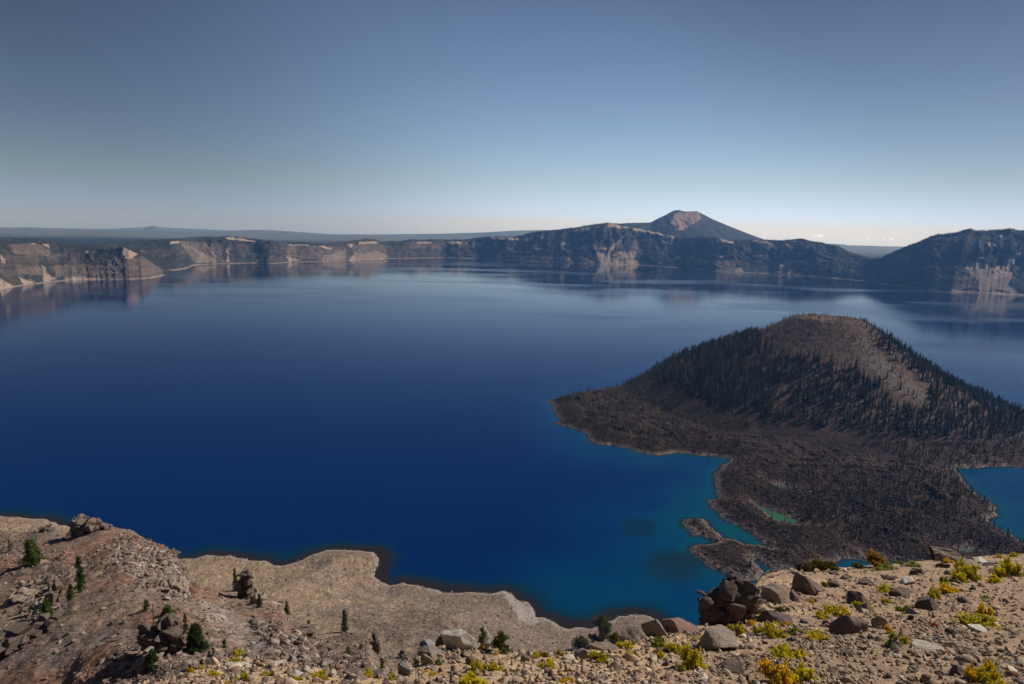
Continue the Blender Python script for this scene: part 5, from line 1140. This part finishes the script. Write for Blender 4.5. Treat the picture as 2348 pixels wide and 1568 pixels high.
for t in [
 (187, 1358, 72, 26, 'h', dg, 'slim dark hemlock standing alone in the middle of the spur', 1, dict(flag=.4, short='slim lone hemlock')),
 (164, 1374, 30, 17, 'h', mg, 'small green conifer just left of the slim lone hemlock', 2, {}),
 (80, 1291, 44, 40, 'h', mg, 'bright green wind-bent conifer spreading over grey rocks at left', 3, dict(n=3000, lean=-.5)),
 (23, 1264, 22, 11, 'h', og, 'small dull conifer near the left edge of the ridge', 4, dict(dens=.6, n=900)),
 (111, 1434, 48, 32, 'h', mg, 'dense green conifer against the dark shaded rock', 5, dict(n=5000)),
 (354, 1448, 58, 9, 'h', og, 'very thin spire conifer above the big dark crag', 6, dict(dens=.7, n=1200)),
 (384, 1411, 18, 30, 'h', mg, 'low spreading green conifer right of the thin spire', 7, {}),
 (336, 1402, 22, 22, 'h', og, 'sparse olive conifer left of the thin spire', 8, dict(dens=.5, n=700)),
 (450, 1499, 58, 46, 'h', dg, 'largest round bushy green conifer on the lower spur', 9, dict(n=9000, short='round bushy conifer')),
 (426, 1452, 40, 16, 'h', og, 'narrow pale green conifer rising behind the round bushy one', 10, dict(dens=.7)),
 (489, 1504, 16, 11, 'h', mg, 'tiny conifer at the right foot of the round bushy one', 11, dict(n=900)),
 (515, 1486, 17, 16, 'h', og, 'tiny rounded dull conifer alone on the scree slope', 12, dict(n=1000)),
 (540, 1356, 48, 15, 'h', dg, 'dark narrow conifer at the left side of the dark pinnacle', 13, dict(dens=.8)),
 (565, 1366, 38, 19, 'h', yg, 'yellow-green conifer growing against the dark pinnacle', 14, dict(low=.3)),
 (596, 1393, 24, 17, 'h', og, 'small olive conifer right of the dark pinnacle foot', 15, {}),
 (658, 1409, 29, 13, 'h', mg, 'small green conifer by the thin dark rock blade', 16, {}),
 (708, 1453, 30, 15, 'h', mg, 'small leaning pine at the edge above the beach', 17, dict(low=.3)),
 (790, 1451, 50, 20, 'h', dg, 'tall dark conifer on the spur edge against the gravel beach', 18, dict(n=3600, short='tall spur-edge conifer')),
 (827, 1487, 11, 12, 'h', mg, 'tiny bright green shrub-like conifer below the ragged rock edge', 19, dict(n=700)),
 (798, 1499, 14, 13, 'h', mg, 'tiny green conifer below the tall spur-edge one', 20, dict(n=700)),
 (757, 1544, 21, 13, 'h', yg, 'small yellowish conifer just behind the lower lip', 21, dict(n=1000)),
 (876, 1536, 28, 14, 'h', dg, 'small dark conifer left of the cracked blue-grey block', 22, dict(n=1400)),
 (350, 1529, 34, 30, 'h', dg, 'bushy green conifer below the big dark crag', 23, dict(n=2400)),
]:
    kw = dict(t[8]); put_tree(t[0], t[1], t[2], t[3], t[4], t[5], t[6], t[7], **kw)
pg = (.105, .115, .026)
put_tree(1378, 1482, 68, 56, 'pine', pg, 'tallest bushy pine rising at the slope edge before the bay', 31, 'pine', 'bushy pine', n=9000)
put_tree(1330, 1494, 34, 42, 'pine', pg, 'low pine bush at the left foot of the tallest bushy pine', 32, 'pine', n=5200)
put_tree(1408, 1478, 26, 28, 'pine', (.15, .14, .03), 'low yellow-green pine bush at the right foot of the tallest pine', 33, 'pine', n=3400)
put_tree(1106, 1484, 48, 30, 'pine', (.12, .125, .026), 'small pine growing in front of the upright whitish slab', 34, 'pine', 'small slab pine', n=3600)
put_tree(1150, 1496, 42, 50, 'pine', (.10, .115, .024), 'broad rounded pine bush right of the whitish slabs', 35, 'pine', 'rounded pine bush', n=6500)

# ================================================================== shrubs and herbs
def herb_arr(seed, n=1500, tall=.6, base=(.26, .22, .02), tipc=(.5, .30, .01)):
    """feathery clump, radius 1, made of small pinnate leaflets on arching stems; vertex colour from green base to yellow tip"""
    r = np.random.default_rng(seed); V = []; CC = []; ns = 60; sub_ = [(np.array([r.uniform(-.6, .6), r.uniform(-.5, .5), 0]), r.uniform(.35, .6), r.uniform(.5, 1.0), r.uniform(-.25, .25)) for _ in range(5)]
    for i in range(ns):
        o_, rr_, hs_, cm_ = sub_[i % 5]
        a = r.random() * 6.28; R_ = math.sqrt(r.random()) * rr_ * 1.1; t = np.array([math.cos(a), math.sin(a), 0]); hh = tall * hs_ * (1.0 - .5 * (R_ / rr_) ** 2) * r.uniform(.5, 1.25)
        q = np.linspace(.15, 1, max(6, n // ns // 2)); st = o_[None] + t[None] * (R_ * q)[:, None] + np.array([0, 0, 1])[None] * (hh * np.sin(q * 1.5))[:, None]
        for p_, qq in zip(st, q):
            for s in (-1, 1):
                d = r.normal(size=3) * .6 + t * .4 + np.array([-t[1], t[0], 0]) * s + np.array([0, 0, .5]); d /= np.linalg.norm(d); L = .12 * r.uniform(.6, 1.4) * (1.1 - .4 * qq)
                sd_ = np.cross(d, r.normal(size=3)); sd_ /= np.linalg.norm(sd_); c0 = p_ + r.normal(size=3) * .03
                V += [c0 - sd_ * L * .42, c0 + sd_ * L * .42, c0 + d * L]; m = np.clip(qq * .8 + cm_ + r.normal(0, .28), 0, 1)
                c = (np.array(base) * (1 - m) + np.array(tipc) * m) * r.uniform(.7, 1.25); CC += [c, c, c]
    V = np.array(V); return V, np.arange(len(V)).reshape(-1, 3), np.array(CC)
herb_mat = mat_vleaf('herb_leaves', .35, .7)
HC = {'gy': ((.26, .26, .018), (.74, .58, .025)), 'y': ((.40, .38, .02), (.85, .66, .02)), 'oy': ((.50, .40, .015), (.88, .54, .012)), 'g': ((.12, .17, .02), (.34, .36, .035)), 'o': ((.26, .16, .03), (.46, .25, .04)), 'dg': ((.060, .066, .016), (.18, .155, .03)), 'r': ((.22, .05, .03), (.42, .07, .03)), 'tw': ((.07, .05, .035), (.14, .10, .06))}
HM = {}
def herb_mesh(ck, k_):
    if (ck, k_) not in HM:
        v, f, c = herb_arr(700 + k_, [2300, 3000, 1900][k_], [.62, .75, .5][k_], *HC[ck]); HM[(ck, k_)] = new_mesh('herb', v, f, [herb_mat], c, smooth=False)
    return HM[(ck, k_)]
stalk_mat = mat_plain('dry_stalk', (.22, .12, .045), .8, .3, 20)
HB = [(1586, 1536, 68, 58, 'gy', 1), (1547, 1500, 36, 26, 'gy', 0), (1524, 1510, 28, 14, 'y', 0), (1512, 1483, 38, 20, 'g', 0), (1606, 1471, 36, 13, 'gy', 0), (1684, 1456, 36, 28, 'gy', 0), (1749, 1426, 28, 18, 'gy', 0), (1727, 1433, 26, 12, 'oy', 0), (1764, 1463, 60, 28, 'gy', 0),
 (1741, 1451, 26, 17, 'gy', 0), (1783, 1439, 28, 13, 'y', 0), (1791, 1498, 42, 26, 'gy', 0), (1788, 1572, 82, 52, 'oy', 1), (1506, 1501, 22, 11, 'o', 0), (1663, 1481, 22, 16, 'dg', 1), (1920, 1414, 48, 28, 'y', 0), (1888, 1418, 38, 15, 'gy', 0), (1814, 1437, 28, 17, 'oy', 1),
 (1827, 1456, 48, 15, 'g', 0), (1876, 1468, 46, 19, 'y', 0), (1812, 1508, 76, 30, 'y', 0), (2035, 1356, 38, 17, 'gy', 0), (2035, 1383, 22, 15, 'gy', 0), (1978, 1397, 36, 15, 'gy', 0), (2051, 1481, 38, 24, 'g', 0), (2037, 1453, 18, 15, 'oy', 1), (1845, 1570, 62, 28, 'y', 0),
 (1861, 1383, 14, 9, 'oy', 0), (1892, 1346, 13, 11, 'g', 0), (2227, 1337, 66, 34, 'gy', 0), (2165, 1339, 22, 18, 'g', 0), (2178, 1359, 36, 21, 'oy', 0), (2149, 1375, 32, 25, 'gy', 0), (2257, 1409, 28, 25, 'oy', 0), (2255, 1437, 68, 24, 'gy', 0), (2323, 1324, 64, 28, 'gy', 0),
 (2284, 1335, 30, 13, 'y', 0), (2174, 1291, 18, 10, 'oy', 0), (2302, 1279, 22, 8, 'y', 0), (2325, 1277, 20, 11, 'gy', 0), (2231, 1562, 30, 36, 'oy', 1), (2278, 1562, 30, 48, 'oy', 1), (2282, 1574, 92, 30, 'gy', 0), (2072, 1401, 26, 13, 'g', 0), (2067, 1476, 28, 19, 'gy', 0),
 (2262, 1373, 20, 9, 'g', 0), (2131, 1363, 9, 8, 'r', 0), (2139, 1439, 22, 12, 'r', 0), (1222, 1511, 32, 15, 'gy', 0), (1245, 1506, 24, 17, 'o', 0), (1286, 1503, 17, 19, 'gy', 0), (1253, 1533, 38, 20, 'y', 0), (1372, 1519, 38, 24, 'gy', 0), (1430, 1489, 36, 19, 'y', 0),
 (1444, 1509, 34, 19, 'y', 0), (1300, 1572, 36, 15, 'oy', 0), (1266, 1553, 13, 10, 'r', 0), (841, 1553, 26, 23, 'y', 0), (894, 1561, 28, 13, 'gy', 0), (892, 1546, 23, 15, 'gy', 0), (1090, 1541, 38, 31, 'gy', 0), (1115, 1538, 22, 19, 'y', 0), (1141, 1537, 32, 25, 'y', 0), (978, 1551, 36, 11, 'oy', 0),
 (1085, 1572, 64, 24, 'y', 0), (1057, 1503, 17, 11, 'dg', 0), (1106, 1491, 20, 15, 'o', 0), (956, 1525, 15, 17, 'dg', 0), (1008, 1526, 17, 15, 'g', 0), (1136, 1503, 13, 9, 'oy', 0), (531, 1524, 28, 17, 'gy', 0), (537, 1509, 40, 14, 'gy', 0), (436, 1544, 15, 15, 'oy', 1), (487, 1549, 30, 13, 'y', 0),
 (552, 1563, 30, 18, 'gy', 0), (520, 1569, 22, 9, 'oy', 0), (606, 1551, 26, 11, 'gy', 0), (678, 1561, 24, 15, 'gy', 0), (638, 1565, 22, 9, 'gy', 0), (731, 1556, 30, 17, 'y', 0), (745, 1563, 24, 8, 'gy', 0), (459, 1536, 13, 9, 'oy', 0),
 (2012, 1302, 46, 34, 'o', 1), (2024, 1308, 78, 15, 'g', 0), (1966, 1304, 26, 17, 'dg', 0), (1902, 1310, 40, 24, 'dg', 0), (1869, 1302, 28, 34, 'dg', 1), (1847, 1311, 36, 28, 'tw', 1), (1802, 1299, 24, 20, 'g', 1), (1735, 1334, 42, 30, 'dg', 1), (2086, 1299, 42, 9, 'g', 0), (1740, 1372, 22, 14, 'dg', 0), (1795, 1402, 36, 14, 'dg', 0)]
CN = {'gy': 'green-yellow', 'y': 'yellow', 'oy': 'orange-yellow', 'g': 'green', 'o': 'orange-brown', 'dg': 'dark olive', 'r': 'red', 'tw': 'dark twiggy'}
SHRUB = {'o', 'dg', 'tw'}
used_labels = set()
ORD = ['', 'second ', 'third ', 'fourth ', 'fifth ', 'sixth ']
def phrase(px, py, used):
    L = sorted((math.hypot(px - a, (py - b) * 1.6), a, b, s) for a, b, s in LAND)
    for d, a, b, s in L[:5]:
        dx, dy = px - a, py - b
        rel = ('just ' if d < 45 else '') + (('right of' if dx > 0 else 'left of') if abs(dx) > abs(dy) * 1.2 else ('below' if dy > 0 else 'above'))
        yield f'{rel} the {s}'
for i, (a, b, w_, h_, ck, stem) in enumerate(HB):
    P_ = hit(a, b); W_ = size_at(w_, P_) / 2; Hh = size_at(h_, P_); mesh_ = herb_mesh(ck, i % 3)
    shr = ck in SHRUB and w_ > 20; nm = 'shrub' if shr else 'herb'
    ht = [.62, .75, .5][i % 3] * 1.05
    e = obj(nm, mesh_ if not stem else None, None, (P_[0], P_[1] + W_ * .3, ground_z(P_[0], P_[1] + W_ * .3) - .01), (0, 0, rng.random() * 6.28), (W_ * 1.2, W_ * (.9 + .35 * rng.random()), Hh / ht * 1.1) if not stem else None)
    szn = 'large' if w_ > 55 else ('small' if w_ < 26 else ''); base = ' '.join(q for q in (szn, CN[ck], 'shrub' if shr else ('feathery herb tuft' if ck != 'r' else 'leafy sprig')) if q)
    lab = None
    for ph in phrase(a, b, used_labels):
        if f'{base} {ph}' not in used_labels: lab = f'{base} {ph}'; break
    if lab is None: lab = f'{base} {ph} and nearer the bottom edge'
    used_labels.add(lab); tag(e, lab, nm, 'low shrubs on the slope crest' if shr else 'herb tufts on the lookout slope')
    if stem:
        obj('leaves', mesh_, e, scale=(W_ * 1.2, W_ * 1.15, Hh / ht * .95))
        r = np.random.default_rng(i); parts = []
        for _ in range(9):
            x0, y0 = r.normal(size=2) * W_ * .35; parts.append(tube([(x0, y0, 0), (x0 * 1.2, y0 * 1.2, Hh * .6), (x0 * 1.35 + r.normal() * .02, y0 * 1.3, Hh * r.uniform(.95, 1.25))], [W_ * .012] * 3, 3))
            tp = parts[-1][0][-1]; v, f = ICO[1]; v = v * W_ * .035 + tp
        vv, ff = join(parts); obj('stalks', new_mesh('stalks', vv, ff, [stalk_mat]), e)

# ================================================================== driftwood and dead wood
wood = mat_rock('weathered_wood', (.34, .29, .24), (.46, .40, .33), 6)
dwood = mat_rock('dark_weathered_wood', (.10, .08, .065), (.26, .21, .17), 5)
def deadwood(px, py, wp, hp, label, mat_, seed, kind='branch', thick=.06):
    P_ = hit(px, py); W_ = size_at(wp, P_); Hh = size_at(hp, P_); r = np.random.default_rng(seed); parts = []
    if kind == 'branch':
        for j in range(5):
            a = r.uniform(-.4, .4); L = W_ * r.uniform(.5, 1); x0 = -W_ / 2 + r.uniform(0, .15) * W_
            pts = [(x0 + L * q, r.normal() * .05 * W_ * q, .05 * Hh + Hh * q * (1 - .3 * j / 5) * r.uniform(.4, 1) * (1 if j % 2 else .5) + a * .05) for q in np.linspace(0, 1, 6)]
            parts.append(tube(pts, [W_ * thick * (1 - .8 * q) * (1 - .12 * j) for q in np.linspace(0, 1, 6)], 6))
    else:
        for j in range(5):
            z0 = Hh * (.25 + .16 * j); pts = [(-W_ / 2 + W_ * q, .05 * W_ * j - .1 * W_, z0 * (1 - .9 * q ** 1.5) + .04 * W_ * math.sin(5 * q + j)) for q in np.linspace(0, 1, 9)]
            parts.append(tube(pts, [W_ * .11 * (math.sin(math.pi * min(1, .22 + .78 * q)) ** .6) * (1 - .1 * j) + .004 for q in np.linspace(0, 1, 9)], 7))
    v, f = join(parts); o = obj('dead_branch' if kind == 'branch' else 'weathered_log', new_mesh('wood', v, f, [mat_]), None, (P_[0], P_[1] + .1 * W_, P_[2]))
    tag(o, label, 'dead wood')
deadwood(1785, 1318, 50, 26, 'bleached forked branch lying on the crest left of the shrubs', wood, 1)
deadwood(1822, 1296, 40, 20, 'grey broken branch leaning beside the green shrub on the crest', wood, 2, 'branch', .09)
deadwood(2176, 1288, 66, 26, 'dark hollow weathered log lying on the crest at right', dwood, 3, 'log')
deadwood(264, 1475, 28, 12, 'bleached tangle of dead wood on the red spur slope', wood, 4)
deadwood(1410, 1532, 26, 4, 'thin bleached stick on the gravel below the black-faced boulder', wood, 5, 'branch', .02)
deadwood(1055, 1500, 26, 12, 'curved bleached root below the largest whitish slab', wood, 6, 'branch', .05)
deadwood(1245, 1562, 34, 16, 'thin dry twigs at the bottom edge near the red sprig', mat_plain('twig', (.2, .12, .07)), 7, 'branch', .012)

# ================================================================== clouds beyond the haze
k = N('cloud_vapour'); bs = k.n('ShaderNodeBsdfDiffuse'); bs.inputs[0].default_value = (.98, .96, .94, 1); tr = k.n('ShaderNodeBsdfTransparent')
lw = k.n('ShaderNodeLayerWeight'); lw.inputs[0].default_value = .35; mx = k.n('ShaderNodeMixShader'); k.t.links.new(k.math('ADD', k.math('MULTIPLY', lw.outputs['Facing'], .9), .74, True), mx.inputs[0])
tl = k.n('ShaderNodeBsdfTranslucent'); tl.inputs[0].default_value = (.98, .96, .94, 1); ad = k.n('ShaderNodeAddShader'); k.t.links.new(bs.outputs[0], ad.inputs[0]); k.t.links.new(tl.outputs[0], ad.inputs[1]); k.t.links.new(ad.outputs[0], mx.inputs[1]); k.t.links.new(tr.outputs[0], mx.inputs[2]); k.done(mx)
CL = [(1873, 538, 54, 13, 'largest of the small white clouds low over the right-hand hills'), (1990, 546, 16, 5, 'small flat cloud in the middle of the low cloud row at right'), (2012, 527, 8, 3, 'tiny highest cloud wisp right of the largest one'), (2042, 548, 20, 6, 'small white cloud low at right, nearest the wooded mountainside'), (2025, 547, 8, 4, 'tiny cloud between the two small ones at right'), (1303, 503, 22, 6, 'thin pale cloud wisp left of the distant peak')]
for i, (a, b, w_, h_, lab) in enumerate(CL):
    Yc_ = 52000.0; P_ = at(a, b, Yc_); W_ = w_ / F * Yc_; Hh = h_ / F * Yc_; VV = []; FF = []; off = 0; r = np.random.default_rng(80 + i)
    for j in range(12):
        v, f = ICO[3]; u = r.uniform(-1, 1); sc_ = np.array([W_ * .22, W_ * .2, Hh * .30 * (1.2 - abs(u))]) * r.uniform(.6, 1.2)
        v = v * (1 + .25 * n3(v, 1.5, j + i * 9))[:, None] * sc_ + np.array([u * W_ * .42, 0, r.random() * Hh * .45 * (1 - abs(u)) - Hh * .25]); VV.append(v); FF.append(f + off); off += len(v)
    o = obj('cloud', new_mesh('cloud', np.concatenate(VV), np.concatenate(FF), [k.m]), None, P_); tag(o, lab, 'cloud')
